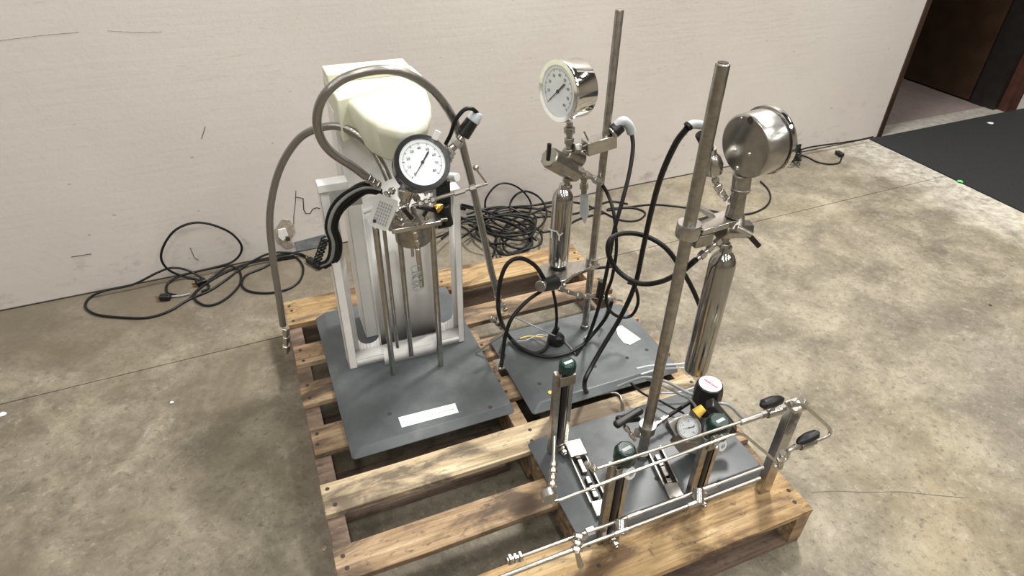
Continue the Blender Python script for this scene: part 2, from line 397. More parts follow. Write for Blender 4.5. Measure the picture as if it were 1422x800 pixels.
wb(5.3, 5.4, .18, 3.2, FZ, 2.7).build('side_wall', 'hall', hx); wb(2.4, 2.5, .18, 3.2, FZ, 2.7).build('side_wall', 'hall', hx)
struct('ceiling', wb(2.4, 5.4, .18, 3.3, 2.6, 2.7), 'hall')

# broken plaster, hanging paint edge and blue grey patch on the wall
def wallpatch(name, px, mat, t=-.003, thick=.003):
    P = [at(a, b, y=1.716) for a, b in px]
    P = [Vector((p.x, wall_y(p.x)+t, p.z)) for p in P]
    return MB().prism(P, (0, thick, 0)).build(name, mat, wall, .001)
wallpatch('broken_plaster', [(378, 322), (386, 312), (391, 304), (402, 305), (408, 312), (410, 322), (404, 332), (409, 343), (398, 346), (384, 336)], 'plaster')
wallpatch('plaster_chip', [(386, 318), (396, 316), (400, 326), (393, 334), (386, 328)], 'white_paint', -.006, .004)
wallpatch('pit', [(396, 327), (402, 328), (403, 333), (397, 334)], 'darkfill', -.0075, .002)
wallpatch('bluegrey_patch', [(408, 336), (452, 325), (456, 345), (430, 352), (412, 350)], 'bluegrey')
def wallcrack(px, r=.0016, mt_='darkfill'):
    P = [at(a, b, y=1.716) for a, b in px]
    MB().tube([Vector((p.x, wall_y(p.x)+r*.35, p.z)) for p in P], r, 5).build('wall_crack', mt_, wall)
wallcrack([(411, 265), (410, 285), (408, 300), (408, 312)]); wallcrack([(411, 274), (421, 276), (422, 292), (425, 297), (431, 297), (434, 291), (440, 289), (447, 291)], .0024)
wallcrack([(285, 175), (280, 192)], .0015); wallcrack([(264, 342), (270, 356), (276, 360)], .0015); wallcrack([(100, 353), (128, 349)], .0015)
wallcrack([(0, 54), (60, 47), (110, 43)], .0012, 'plaster'); wallcrack([(150, 41), (190, 44), (225, 43)], .0012, 'plaster')

mt = MB(); x0 = 3.17
mt.add([(x0, wall_y(x0)-.012, FZ), (7.5, wall_y(7.5)-.012, FZ), (7.5, -2, FZ), (x0-.09, -2, FZ), (x0, wall_y(x0)-.012, FZ+.006), (7.5, wall_y(7.5)-.012, FZ+.006), (7.5, -2, FZ+.006), (x0-.09, -2, FZ+.006)],
       [(3, 2, 1, 0), (4, 5, 6, 7), (0, 1, 5, 4), (1, 2, 6, 5), (2, 3, 7, 6), (3, 0, 4, 7)])
tag(mt.build('floor_mat', 'mat'), 'dark charcoal rubber floor mat laid in front of the brown doorway', 'floor mat')
def scrap(name, px, py, s, mat, label, cat, z=FZ):
    c = at(px, py, z=z); P = [(c.x+s*math.cos(a)*random.uniform(.7, 1.1), c.y+s*math.sin(a)*random.uniform(.5, 1), z+.0005) for a in [k*math.pi/4 for k in range(8)]]
    tag(MB().prism(P, (0, 0, .0015)).build(name, mat), label, cat)
scrap('paper_dot', 1333, 252, .017, 'greensticker', 'small bright green paper dot lying on the dark mat', 'paper scrap', FZ+.006)
scrap('paper_scrap', 1375, 171, .022, 'white', 'pale paper scrap on the dark mat near the doorway', 'paper scrap', FZ+.006)
scrap('paint_chip', 239, 559, .006, 'white', 'tiny white chip on the concrete by the joint, left of the pallet', 'chip')
scrap('paint_chip', 3, 576, .012, 'white', 'white chip on the concrete at the far left edge of the photo', 'chip')
scrap('wood_splinter', 450, 762, .008, 'wood_pale', 'pale splinter on the floor beside the front left of the pallet', 'splinter')
scrap('pebble', 1375, 424, .007, 'darkfill', 'dark speck on open concrete right of the pallet', 'pebble')

ck_ = [fl(a, b, FZ) for a, b in ((1128, 684), (1160, 682), (1200, 684), (1250, 683), (1300, 688), (1345, 692))]
ckm = MB()
for a_, b_ in zip(ck_, ck_[1:]):
    n_ = Vector((-(b_-a_).y, (b_-a_).x, 0)).normalized()*.0011; ckm.add([(p.x, p.y, FZ+.0004) for p in (a_-n_, b_-n_, b_+n_, a_+n_)], [(0, 1, 2, 3)])
ckm.build('hairline_crack', 'dirt', bpy.data.objects['floor'])
# ------------------------------------------------------------------ the pallet
BW, BL = 1.016, 1.219
pal = thing('wooden_pallet', (BW/2, BL/2, FZ), 'weathered wooden pallet on the concrete floor carrying the three lab stands', 'pallet')
DECK = [(0, .133, 'wood_gold'), (.220, .302, 'wood'), (.386, .470, 'wood_pale'), (.565, .652, 'wood'), (.740, .824, 'wood'), (.905, .987, 'wood'), (1.094, 1.219, 'wood_gold')]
def plank(x0, x1, y0, y1, z0, z1, jit=.002, n=6):
    mb = MB(); vs = []; R = random.uniform
    ys0 = [y0+R(-jit, jit) for _ in range(n)]; ys1 = [y1+R(-jit, jit) for _ in range(n)]; a, b = x0+R(-.002, .002), x1+R(-.002, .002)
    for i in range(n):
        x = a+(b-a)*i/(n-1)
        vs += [(x, ys0[i], z0), (x, ys1[i], z0), (x, ys1[i], z1+R(0, .0006)), (x, ys0[i], z1+R(0, .0006))]
    fs = [(0, 1, 2, 3), ((n-1)*4+3, (n-1)*4+2, (n-1)*4+1, (n-1)*4)]
    for i in range(n-1):
        for k in range(4): fs.append((i*4+k, (i+1)*4+k, (i+1)*4+(k+1) % 4, i*4+(k+1) % 4))
    return mb.add(vs, fs)
nail_me = None
for i, (y0, y1, mt_) in enumerate(DECK):
    bd = plank(0, BW, y0, y1, -.016, 0).build('deck_board', mt_, pal, .0015)
    for sx in (.019, .508, .997):
        for k in range(3 if y1-y0 > .1 else 2):
            xx = sx+random.uniform(-.008, .008); yy = y0+(y1-y0)*((k+.5)/(3 if y1-y0 > .1 else 2))+random.uniform(-.01, .01)
            if nail_me is None:
                nl = MB().lathe((0, 0, -Z0), (0, 0, 1), [(0, .0052), (.0010, .0046), (.0012, .002)], 8).build('nail', 'darkfill', None)
                nail_me = nl.data; C.objects.unlink(nl); bpy.data.objects.remove(nl)
            no = bpy.data.objects.new('nail', nail_me); C.objects.link(no); no.parent = bd
            no.location = Vector((xx, yy, .0003+Z0))-parent_loc(bd)
for sx in (0, .489, .978):
    zb, zt = -.109, -.016
    pr = [(0, zb), (.17, zb), (.18, zb+.035), (.38, zb+.035), (.39, zb), (.83, zb), (.84, zb+.035), (1.04, zb+.035), (1.05, zb), (BL, zb), (BL, zt), (0, zt)]
    MB().prism([(sx, a, b) for a, b in pr], (.038, 0, 0)).build('stringer', 'wood_dark' if sx < .1 else 'wood', pal, .001)
for y0, y1, bx1 in ((0, .133, BW), (.437, .580, .462), (.68, .79, BW), (1.09, 1.219, BW)):
    plank(0, bx1, y0+.002, y1, -.1245, -.109).build('bottom_board', 'wood_dark', pal, .0015)

# ------------------------------------------------------------------ generic parts
def base_plate(x0, x1, y0, y1, z, parent, sf=.03, ff=.018, holes=(), sfr=.004):
    """folded sheet base: flat top, flanges sloping down all round with mitred corners"""
    zb = z-.017
    def ring(a, b, c, d, zz, k): return [(a+k, c, zz), (b-k, c, zz), (b, c+k, zz), (b, d-k, zz), (b-k, d, zz), (a+k, d, zz), (a, d-k, zz), (a, c+k, zz)]
    o = ring(x0, x1, y0, y1, zb, .006); i = ring(x0+sf, x1-sfr, y0+ff, y1-.006, z, .008)
    mb = MB()
    vs = o+i; fs = [list(range(8, 16))]
    for k in range(8): fs.append((k, (k+1) % 8, 8+(k+1) % 8, 8+k))
    o2 = [(a*.999+.001*(x0+x1)/2, b, c-.0018) for a, b, c in vs]
    mb.add(vs, fs)
    n = len(vs); mb.add([(a, b, c-.0018) for a, b, c in vs], [list(range(8, 16))[::-1]]+[(8+k, 8+(k+1) % 8, (k+1) % 8, k) for k in range(8)])
    for k in range(8): mb.f.append([k, n+k, n+(k+1) % 8, (k+1) % 8]); mb.s.append(False)
    b = mb.build('base_plate', 'base', parent, .002)
    for fx in (x0+.05, x1-.04):
        for fy in (y0+.05, y1-.05): MB().cyl((fx, fy, 0), (fx, fy, z-.001), .012, n=12).build('foot', 'rubber', b)
    for (hx_, hy) in holes: MB().lathe((hx_, hy, z+.0001), (0, 0, 1), [(0, .0055), (.0004, .0055)], 12).build('bolt_hole', 'darkfill', b)
    return b
def gauge(parent, c, axis, R, L, red=False, detail=True, needle=-1.0, bezel='chrome', case='chrome', name='pressure_gauge', rim=1.07, numer=True, nm=8):
    """c: centre of the dial face, axis: outward normal"""
    c = Vector(c); a = Vector(axis).normalized()
    up = (Vector((0, 0, 1))-a*a.z).normalized(); rt = up.cross(a)
    g_ = MB().lathe(c-a*L, a, [(0, R*.93), (L*.04, R*.985), (L*.08, R), (L*.74, R), (L*.76, R*.94), (L*.84, R*.94)], 48).build(name, case, parent)
    MB().lathe(c-a*L*.20, a, [(0, R*.93), (L*.0, R*rim), (L*.10, R*rim), (L*.16, R*rim), (L*.20, R*rim*.98), (L*.20, R*.88), (L*.10, R*.87)], 48, True, False).build('bezel', bezel, g_)
    MB().lathe(c-a*.004, a, [(0, R*.88), (.001, R*.88)], 48).build('dial_face', 'dial', g_)
    z = .0012-.004
    tk = MB(); n = 60
    for k in range(n+1):
        t = math.radians(225-270*k/n); d = rt*math.cos(t)+up*math.sin(t); s_ = d.cross(a); l = .10 if k % 6 == 0 else .055; w = R*(.014 if k % 6 == 0 else .008)
        p0, p1 = c+a*(z+.0002)+d*R*.76, c+a*(z+.0002)+d*R*(.76-l)
        tk.add([p0-s_*w, p0+s_*w, p1+s_*w, p1-s_*w], [(0, 1, 2, 3)])
    tk.build('dial_ticks', 'ink', g_)
    if numer:
        for k in range(0, nm+1):
            t = math.radians(225-270*k/nm); d = rt*math.cos(t)+up*math.sin(t)
            text('dial_numeral', str(k*(10 if nm > 6 else 20)), R*.15, 'ink', g_, c+a*(z+.0003)+d*R*.54, rt, up)
    t = needle; d = rt*math.cos(t)+up*math.sin(t)
    s_ = d.cross(a)
    nb = MB(); e = c+a*(z+.002)
    nb.prism([e-d*R*.62-s_*R*.012, e-d*R*.62+s_*R*.012, e+s_*R*.018, e+d*R*.42+s_*R*.04, e+d*R*.52, e+d*R*.42-s_*R*.04, e-s_*R*.018], a*.0006)
    nb.cyl(e-a*.001, e+a*.002, R*.06)
    nb.build('needle', 'ink', g_)
    MB().lathe(c+a*.0015, a, [(0, R*.885), (.0008, R*.885)], 48).build('glass', 'glass', g_)
    return g_
def fitting(mb, p0, p1, r, n=3):                # a compression fitting: hex nuts and collars along a line
    p0, p1 = Vector(p0), Vector(p1); d = p1-p0
    for k in range(n):
        a, b = k/n, (k+.62)/n
        mb.hexa(p0+d*a, p0+d*b, r*(1 if k % 2 == 0 else .86)); mb.cyl(p0+d*b, p0+d*((k+1)/n), r*.6)
    return mb
def path(pts, n=8): return spline(pts, n)

# ------------------------------------------------------------------ stand 1: stirred reactor stand with cream drive head
s1 = thing('reactor_stand', (.29, .80, 0), 'white reactor stand with cream drive head on a dark grey base', 'lab stand')
bp1 = base_plate(.082, .499, .505, 1.085, .03, s1, .026, .017, holes=[(at(541, 575, z=.03).x, at(541, 575, z=.03).y), (.44, .53)])
c4 = [at(553, 580, z=.0302), at(558, 594, z=.0302), at(637, 573, z=.0302), at(632, 560, z=.0302)]
lb = tag(MB().prism(c4, (0, 0, .0008)).build('base_label', 'white', s1), 'white rectangular sticker with faint grey print on the front of the base')
text_dir = (c4[3]-c4[0]).normalized(); tup = Vector((0, 0, 1)).cross(text_dir)
cen = (c4[0]+c4[1]+c4[2]+c4[3])/4
pm = MB(); xx = -.064
while xx < .062:                                  # the sticker's print is too faint to read: broken strokes only
    l = random.uniform(.002, .006); p = cen+text_dir*xx+Vector((0, 0, .0009))+tup*-.001
    h = random.uniform(.0012, .0024); pm.add([p-tup*h, p+text_dir*l-tup*h, p+text_dir*l+tup*h*.5, p+tup*h*.5], [(0, 1, 2, 3)]); xx += l+.0022
pm.build('faint_print', 'greyink', lb)
# sheet metal column
TP = .555
def strip(mb, pl, z0, z1):                        # plan polyline extruded upward as sheet
    n = len(pl); vs = [(x, y, z0) for x, y in pl]+[(x, y, z1) for x, y in pl]
    return mb.add(vs, [(k, k+1, n+k+1, n+k) for k in range(n-1)], True)
col = MB()
YP = .835
def slotarch(mb, x0, x1, zl, zs, zt, y):          # panel piece between zl and zs with a round-bottomed opening above, up to zt
    xm, r = (x0+x1)/2, (x1-x0)/2; n = 10
    arc = [(xm-r*math.cos(math.pi*k/n), y, zs+r-r*math.sin(math.pi*k/n)) for k in range(n+1)]
    for k in range(n):
        a, b = arc[k], arc[k+1]; mb.add([(a[0], y, zl), (b[0], y, zl), b, a], [(0, 1, 2, 3)])
L0, L1, R0, R1 = .172, .232, .395, .443
slotarch(col, L0, L1, .002+.03, .072, 0, YP); slotarch(col, R0, R1, .032, .085, 0, YP)
col.add([(.137, YP, .032), (L0, YP, .032), (L0, YP, TP), (.137, YP, TP)], [(0, 1, 2, 3)])
col.add([(R1, YP, .032), (.463, YP, .032), (.463, YP, TP-.05), (R1, YP, TP-.05)], [(0, 1, 2, 3)])
col.add([(L0, YP, .50), (L1, YP, .50), (L1, YP, TP), (L0, YP, TP)], [(0, 1, 2, 3)])
col.add([(.137, .802, .03), (.463, .802, .03), (.463, .802, .052), (.137, .802, .052)], [(0, 1, 2, 3)])
col.add([(.137, .802, .052), (.463, .802, .052), (.463, YP, .056), (.137, YP, .056)], [(0, 1, 2, 3)])
col.add([(.228, .786, .03), (.375, .786, .03), (.375, .786, .062), (.228, .786, .062)], [(0, 1, 2, 3)])
col.add([(.228, .786, .062), (.375, .786, .062), (.375, .82, .066), (.228, .82, .066)], [(0, 1, 2, 3)])
co = col.build('column_panel', 'white_paint', s1); so = co.modifiers.new('solid', 'SOLIDIFY'); so.thickness = .003
fl_ = MB(); fl_.box((.135, .80, .03), (.138, .855, .568)); fl_.box((.135, .80, .03), (.156, .8025, .565))
fl_.build('side_flange', 'white_paint', s1, .0012)
fr_ = MB(); fr_.box((.461, .80, .03), (.464, .855, .51)); fr_.box((.447, .80, .03), (.464, .8025, .51))
fr_.build('side_flange', 'white_paint', s1, .0012)
tr = MB(); cx_, cy_, rr = .315, .845, .083         # concave trough behind the rods
strip(tr, [(L1, YP)]+[(cx_-rr*math.cos(math.pi*k/18), cy_+.25*rr*math.sin(math.pi*k/18)) for k in range(19)]+[(R0, YP)], .03, .50)
to = tr.build('trough', 'white_paint', s1); so = to.modifiers.new('solid', 'SOLIDIFY'); so.thickness = .003; so.offset = 1
ms = MB(); ms.box((.205, .915, .03), (.405, .918, .70)); ms.box((.205, .915, .03), (.208, 1.02, .70)); ms.box((.402, .915, .03), (.405, 1.02, .70)); ms.box((.205, 1.017, .03), (.405, 1.02, .70))
ms.build('mast', 'white_paint', s1, .002)
MB().box((.133, .79, .566), (.20, .825, .586)).build('top_bracket', 'white_paint', s1, .002)
MB().box((.10+.33, .80, .508), (.466, .84, .516)).build('top_bracket', 'white_paint', s1, .002)
wk = at(625, 246, y=.80); MB().cyl(wk, wk+Vector((.012, -.02, .006)), .011).build('white_knob', 'white', s1)
# cream drive head
hd = MB()
def ringp(pts, z): return [(x, y, z if not callable(z) else z(x, y)) for x, y in pts]
nose = [(.295, .655), (.33, .655), (.362, .685), (.385, .735), (.403, .80), (.425, .93)]
outl = [(.213, .95), (.232, .83), (.243, .75), (.262, .695)]+nose
low = [(.222, .94), (.245, .83), (.255, .76), (.272, .72), (.298, .69), (.33, .69), (.355, .715), (.375, .75), (.392, .81), (.41, .93)]
n = len(outl)
top = lambda x, y: .742 + (y-.66)*.03
r0 = ringp(low, .655); r1 = ringp(outl, lambda x, y: top(x, y)-.014); r2 = [(x+(.315-x)*.06, y+(.84-y)*.05, top(x, y)) for x, y in outl]
hd.add(r0+r1+r2, [list(range(n))[::-1], list(range(2*n, 3*n))]+[(j*n+k, j*n+(k+1) % n, (j+1)*n+(k+1) % n, (j+1)*n+k) for j in (0, 1) for k in range(n)])
h1 = hd.build('drive_head', 'cream', s1, .008, 3)
bk = MB()
A = [(.207, .835), (.425, .935), (.42, 1.02), (.205, 1.02)]
bk.add([(x, y, .655) for x, y in A]+[(x, y, .757) for x, y in A], [(0, 3, 2, 1), (4, 5, 6, 7), (0, 1, 5, 4), (1, 2, 6, 5), (2, 3, 7, 6), (3, 0, 4, 7)])
bk.build('head_rear', 'cream', h1, .007, 3)
MB().box((.206, .945, .755), (.400, 1.018, .776)).build('head_top_cap', 'cream', h1, .004, 3)
p = at(477, 168, y=.86); MB().lathe(p+Vector((-.004, 0, 0)), (-1, 0, 0), [(0, .008), (.004, .008)], 14).build('vent_plug', 'black', h1)
# clamp bar, reactor head and the three rods
zb_ = .495
cb = MB(); q0, q1 = at(543, 318, y=.70), at(612, 305, y=.70); q0.z = q1.z = zb_
cb.bar(q0, q1, .02, .012); cb.build('clamp_bar', 'steel', s1, .002)
MB().bar((.262, .735, .497), (.40, .735, .497), .075, .007).build('head_plate', 'dull', s1, .001)
MB().lathe((.325, .735, .435), (0, 0, 1), [(0, .036), (.006, .042), (.05, .044), (.058, .044)], 32).build('reactor_head', 'dull', s1)
for (x, y, r_, zb2, zt2) in ((.240, .738, .0075, .03, .49), (.369, .725, .0075, .03, .49), (.301, .778, .0068, .045, .45), (.268, .79, .005, .075, .45)):
    MB().cyl((x, y, zb2), (x, y, zt2), r_).build('support_rod', 'brushed', s1)
dt = MB()
a_, b_ = at(571, 322, y=.70), at(573, 356, y=.70); dt.cyl(a_, b_, .0035); fitting(dt, at(576, 322, y=.695), at(581, 345, y=.695), .0058, 2)
dt.cyl(at(580, 345, y=.695), at(586, 398, y=.695), .0062); dt.build('dip_tube', 'bright', s1)
cp = []
c0, c1 = at(577, 372, y=.685), at(580, 402, y=.685)
for k in range(90):
    t = k/89; a = t*2*math.pi*6; cp.append(c0+(c1-c0)*t+Vector((math.cos(a)*.011, math.sin(a)*.008, math.sin(a*.7)*.004)))
MB().tube(cp, .0014, 6).build('wire_coil', 'greytube', s1)
# cluster of valves above the bar
vc = MB(); Y = .68
for (x0, y0, x1, y1, r_, dy) in ((560, 262, 562, 300, .013, 0), (575, 270, 590, 292, .009, .02), (548, 292, 566, 286, .008, -.01), (588, 268, 602, 262, .008, .01), (545, 300, 556, 312, .010, .01), (567, 300, 580, 310, .011, .0), (590, 280, 592, 305, .009, .02), (536, 272, 548, 262, .009, .0)):
    fitting(vc, at(x0, y0, y=Y+dy), at(x1, y1, y=Y+dy), r_, 2)
vc.build('valve_block', 'steel', s1)
vd = MB()
fitting(vd, at(560, 245, y=.70), at(563, 272, y=.70), .012, 2); fitting(vd, at(572, 288, y=.69), at(584, 312, y=.69), .006, 2); vd.cyl(at(552, 306, y=.72), at(562, 318, y=.72), .012)
vd.build('head_fitting', 'dull', s1)
bh = MB(); bh.cyl(at(578, 286, y=.665), at(604, 292, y=.665), .0055); bh.cyl(at(560, 290, y=.66), at(572, 304, y=.66), .005); bh.cyl(at(588, 300, y=.665), at(596, 288, y=.665), .004)
bh.build('black_valve_handle', 'black', s1)
MB().lathe(at(605, 290, y=.66), at(616, 284, y=.66)-at(605, 290, y=.66), [(0, .011), (.010, .0085), (.018, .003)], 20).build('amber_cap', 'brass', s1)
so_ = MB(); so_.bar(at(612, 248, y=.74), at(615, 312, y=.74), .034, .034, (1, 0, 0)); so_.cyl(at(600, 252, y=.73), at(618, 246, y=.73), .018)
so_.build('motor_block', 'black', s1, .004); MB().cyl(at(617, 285, y=.72), at(623, 312, y=.72), .012).build('black_coupling', 'black', s1)
hv = MB(); a_ = at(572, 286, y=.62); b_ = at(676, 255, y=.62); d = b_-a_
hv.cyl(a_, b_, .0038); fitting(hv, a_+d*.08, a_+d*.32, .0075, 3); hv.hexa(a_+d*.55, a_+d*.70, .0065); hv.hexa(a_+d*.76, a_+d*.84, .0068)
hv.cyl(b_, at(662, 236, y=.62), .0022); hv.sphere(at(661, 233, y=.62), .0065); hv.sphere(b_, .003)
hv.build('outlet_arm', 'bright', s1)
# pressure gauge of stand 1
gc = at(587, 225, y=.600)
gauge(s1, gc, (.02, -.80, .60), .0530, .055, needle=math.radians(48), case='bluecase', bezel='darkchrome')
tb = MB(); tc_ = at(603, 194, y=.602); tb.bar(tc_, tc_+Vector((.010, .002, .016)), .012, .004, (0, -1, .5)); tb.build('bezel_clip', 'white', s1, .001)
MB().cyl(at(570, 262, y=.69), at(562, 282, y=.69), .011).build('gauge_stem', 'steel', s1)
# transducer with black connector, upper right
td = MB(); fitting(td, at(620, 214, y=.66), at(643, 190, y=.66), .014, 2); fitting(td, at(612, 232, y=.67), at(628, 216, y=.67), .010, 2); td.build('transducer', 'steel', s1)
ck = MB(); ck.cyl(at(642, 188, y=.66), at(657, 166, y=.66), .0155, .014, 12); ck.build('connector', 'black', s1)
MB().cyl(at(656, 168, y=.66), at(664, 156, y=.66), .0155, .012, 12).build('connector_cap', 'greyplug', s1)
MB().tube(path([at(663, 157, y=.655), at(655, 151, y=.65), at(644, 153, y=.65), at(632, 168, y=.65), at(626, 186, y=.655), at(619, 200, y=.665)]), .0042).build('connector_lead', 'rubber', s1)
# cable bundle leaving the head to the left
for dx, dy, m_, r_ in ((0, 0, 'greytube', .0055), (6, 3, 'rubber', .0060), (-4, -2, 'rubber', .004), (10, 7, 'rubber', .0045), (3, -6, 'rubber', .004)):
    MB().tube(path([at(528+dx*.3, 263+dy, y=.74), at(505+dx*.5, 260+dy, y=.74), at(482+dx, 271+dy, y=.75), at(464+dx, 290+dy*.6, y=.76), at(457+dx, 315, y=.77), at(463+dx, 338, y=.78), at(459+dx, 360, y=.80), at(446+dx*.5, 368+dy*.5, y=.82)]), r_).build('cable_bundle', m_, s1)
cl = []
for k in range(60):
    t = k/59; a = t*2*math.pi*8; b0 = at(452-14*t, 330+40*t, y=.80); cl.append(b0+Vector((math.cos(a)*.009, math.sin(a)*.009, 0)))
MB().tube(cl, .0022, 6).build('spiral_wrap', 'rubber', s1)
# hanging tag
tg = [at(a, b, y=.655) for a, b in ((527, 269), (552, 279), (553, 283), (539, 319), (535, 321), (513, 313), (511, 309), (523, 271))]
tgo = tag(MB().prism(tg, (0, .0015, 0)).build('hang_tag', 'white', s1), 'white identification tag with a block of small grey print')
pr = MB()
for k in range(6):
    for j in range(7):
        u0, v0 = .14+k*.13, .2+j*.10
        P = lambda u_, v_: at(527+25*u_-15*v_, 269+10*u_+43*v_, y=.6535)
        pr.add([P(u0, v0), P(u0+.07, v0), P(u0+.07, v0+random.uniform(.05, .09)), P(u0, v0+.06)], [(0, 1, 2, 3)])
pr.build('tag_print', 'greyink', tgo)
sp_ = [at(a, b, y=.6532) for a, b in ((518, 305), (521, 304), (523, 307), (521, 310), (518, 309))]
MB().add(sp_, [list(range(5))]).build('tag_dot', 'ink', tgo)
MB().cyl(at(504, 294, y=.70), at(519, 289, y=.70), .006).build('white_plug', 'white', s1)

# braided hoses
def hose(label, pts, r, tipdir=None, ends=()):
    P = path(pts, 8)
    t = thing('braided_hose', (P[-1].x, P[-1].y, P[-1].z), label, 'hose')
    MB().tube(P, r, 14).build('hose_tube', 'braid', t)
    for (a, b, rr_) in ends:
        fitting(MB(), a, b, rr_, 3).build('end_fitting', 'bright', t)
    return t
e1 = [at(397, 455, y=.92), at(398, 491, y=.92)]
hose('grey braided steel hose arching over and hanging down at the left of the white stand',
     [at(540, 250, y=.74), at(530, 228, y=.76), at(512, 200, y=.80), at(482, 179, y=.84), at(452, 176, y=.87), at(416, 192, y=.90), at(388, 236, y=.92), at(375, 295, y=.92), at(378, 350, y=.92), at(387, 410, y=.92), at(393, 452, y=.92)], .0088,
     ends=[(e1[0], e1[1], .011)])
e2 = [at(526, 258, y=.69), at(508, 245, y=.69)]
hose('braided steel hose in a big loop around the cream drive head, falling to the right',
     [at(508, 245, y=.69), at(488, 230, y=.68), at(462, 213, y=.67), at(446, 193, y=.66), at(440, 165, y=.65), at(449, 135, y=.64), at(474, 111, y=.635), at(510, 99, y=.63), at(548, 98, y=.63), at(583, 112, y=.64), at(612, 138, y=.66), at(634, 175, y=.69), at(648, 225, y=.72), at(660, 275, y=.75), at(671, 325, y=.77), at(682, 375, y=.78), at(691, 410, y=.79)], .0088,
     ends=[(e2[0], e2[1], .0105), (at(691, 410, y=.79), at(694, 428, y=.79), .0105)])

# ------------------------------------------------------------------ stand 2 (middle) and stand 3 (front right)
s2 = thing('rod_stand', (.817, .729, 0), 'tall steel rod stand on the middle base, the one nearer the wall', 'lab stand')
base_plate(.538, .984, .480, .80, .03, s2, .026, .017, holes=[(at(x, y, z=.03).x, at(x, y, z=.03).y) for x, y in ((871, 497), (898, 486), (826, 509), (749, 533))])
MB().lathe((.817, .729, .03), (0, 0, 1), [(0, .013), (.012, .013), (.014, .0098), (.885, .0098), (.888, .0085)], 24).build('support_rod', 'dull', s2)
hs = [at(a, b, z=.0305) for a, b in ((855, 455), (863, 452), (890, 471), (875, 479), (866, 476), (858, 466))]
MB().prism(hs, (0, 0, .0008)).build('base_label', 'white', s2)
for px, py in ((764, 545),):
    c = at(px, py, z=.0305); MB().lathe(c, (0, 0, 1), [(0, .006), (.0008, .006)], 10).build('paper_dot', 'amber', s2)
zc = .262                                         # round shelf with tapered arm, clamped on the rod
sh = MB(); cc = at(771, 377, z=zc); R_ = .047; cR = Vector((.817, .729, zc)); dd = (cR-cc).normalized(); nn = Vector((-dd.y, dd.x, 0))
ang = math.atan2(dd.y, dd.x); out = [cc+Vector((math.cos(ang+t), math.sin(ang+t), 0))*R_ for t in [math.radians(40+280*k/24) for k in range(25)]]
out += [cR-nn*.014+dd*.018, cR+nn*.014+dd*.018]
sh.prism([Vector((p.x, p.y, zc-.012)) for p in out], (0, 0, .012)); sh.build('shelf_bracket', 'steel', s2, .0015)
MB().lathe((.817, .729, zc), (0, 0, 1), [(0, .017), (.016, .017)], 20).build('collar', 'brushed', s2)

def vessel(name, label, c, zb, zt, r, textlab=None):
    v = thing(name, (c[0], c[1], zb), label, 'pressure vessel')
    L = zt-zb
    MB().lathe((c[0], c[1], zb), (0, 0, 1), [(0, r*.75), (.004, r*.94), (.012, r), (L-.03, r), (L-.018, r*.93), (L-.008, r*.72), (L, r*.45), (L+.012, r*.4)], 40).build('cylinder_body', 'vessel', v)
    return v
c2 = (.722, .748)
v2 = vessel('gauge_cylinder', 'shorter steel sample cylinder standing on the round shelf, with its glass gauge facing left', c2, .268, .497, .0272)
MB().lathe((c2[0], c2[1], .2625), (0, 0, 1), [(0, .020), (.012, .0225)], 24).build('black_foot', 'black', v2)
# vertical white lettering seen on the cylinder: only TY can be read
vdir = Vector((c2[0]-CAM.x, c2[1]-CAM.y, 0)).normalized(); side = Vector((vdir.y, -vdir.x, 0))
rot = Matrix.Rotation(math.radians(-26), 3, 'Z'); nd = rot @ (-vdir); sd = Vector((-nd.y, nd.x, 0))
text('cylinder_lettering', 'TY', .038, 'white', v2, Vector((c2[0], c2[1], .372))+nd*.0285, sd, (0, 0, 1), .0012)
gs2 = .012
blk = MB(); Yv = .745
fitting(blk, at(788, 262, y=Yv), at(787, 243, y=Yv), .0125, 2)
blk.cyl(at(762, 218, y=.72), at(800, 240, y=.745), .026, n=8, smooth=False); blk.cyl(at(785, 213, y=.75), at(808, 222, y=.75), .020, n=20)
fitting(blk, at(790, 215, y=.745), at(791, 170, y=.745), .0135, 3); fitting(blk, at(796, 206, y=.735), at(824, 202, y=.735), .0145, 2)
blk.build('valve_block', 'dull', v2, .0008)
tdr = MB(); tdr.bar(at(812, 205, y=.725), at(852, 193, y=.725), .036, .034); tdr.cyl(at(848, 186, y=.72), at(856, 180, y=.72), .017, n=20); tdr.build('transducer_block', 'steel', v2, .003)
MB().cyl(at(817, 195, y=.71), at(811, 183, y=.71), .002).build('clamp_pin', 'dull', v2)
MB().cyl(at(852, 183, y=.715), at(862, 174, y=.715), .0175, .0165, 16).build('connector', 'black', v2)
MB().tube(path([at(856, 175, y=.715), at(865, 168, y=.712), at(873, 174, y=.71), at(877, 184, y=.71)], 5), .0115, 14).build('connector_elbow', 'greyplug', v2)
MB().bar(at(763, 199, y=.70), at(761, 223, y=.70), .009, .009).build('tee_handle', 'black', v2, .002)
of = MB(); fitting(of, at(801, 233, y=.73), at(836, 255, y=.715), .0105, 3); of.build('outlet_fitting', 'bright', v2)
sb_ = MB(); fitting(sb_, at(811, 240, y=.76), at(811, 268, y=.76), .013, 2); sb_.build('bottom_port', 'dull', v2)
MB().prism([at(a, b, y=.765) for a, b in ((806, 269), (817, 269), (818, 296), (812, 312), (805, 296))], (0, .001, 0)).build('plastic_tag', 'greyplug', v2)
gauge(v2, at(774, 127, y=.745), (-.975, -.22, .03), .066, .068, needle=math.radians(45), name='pressure_gauge')

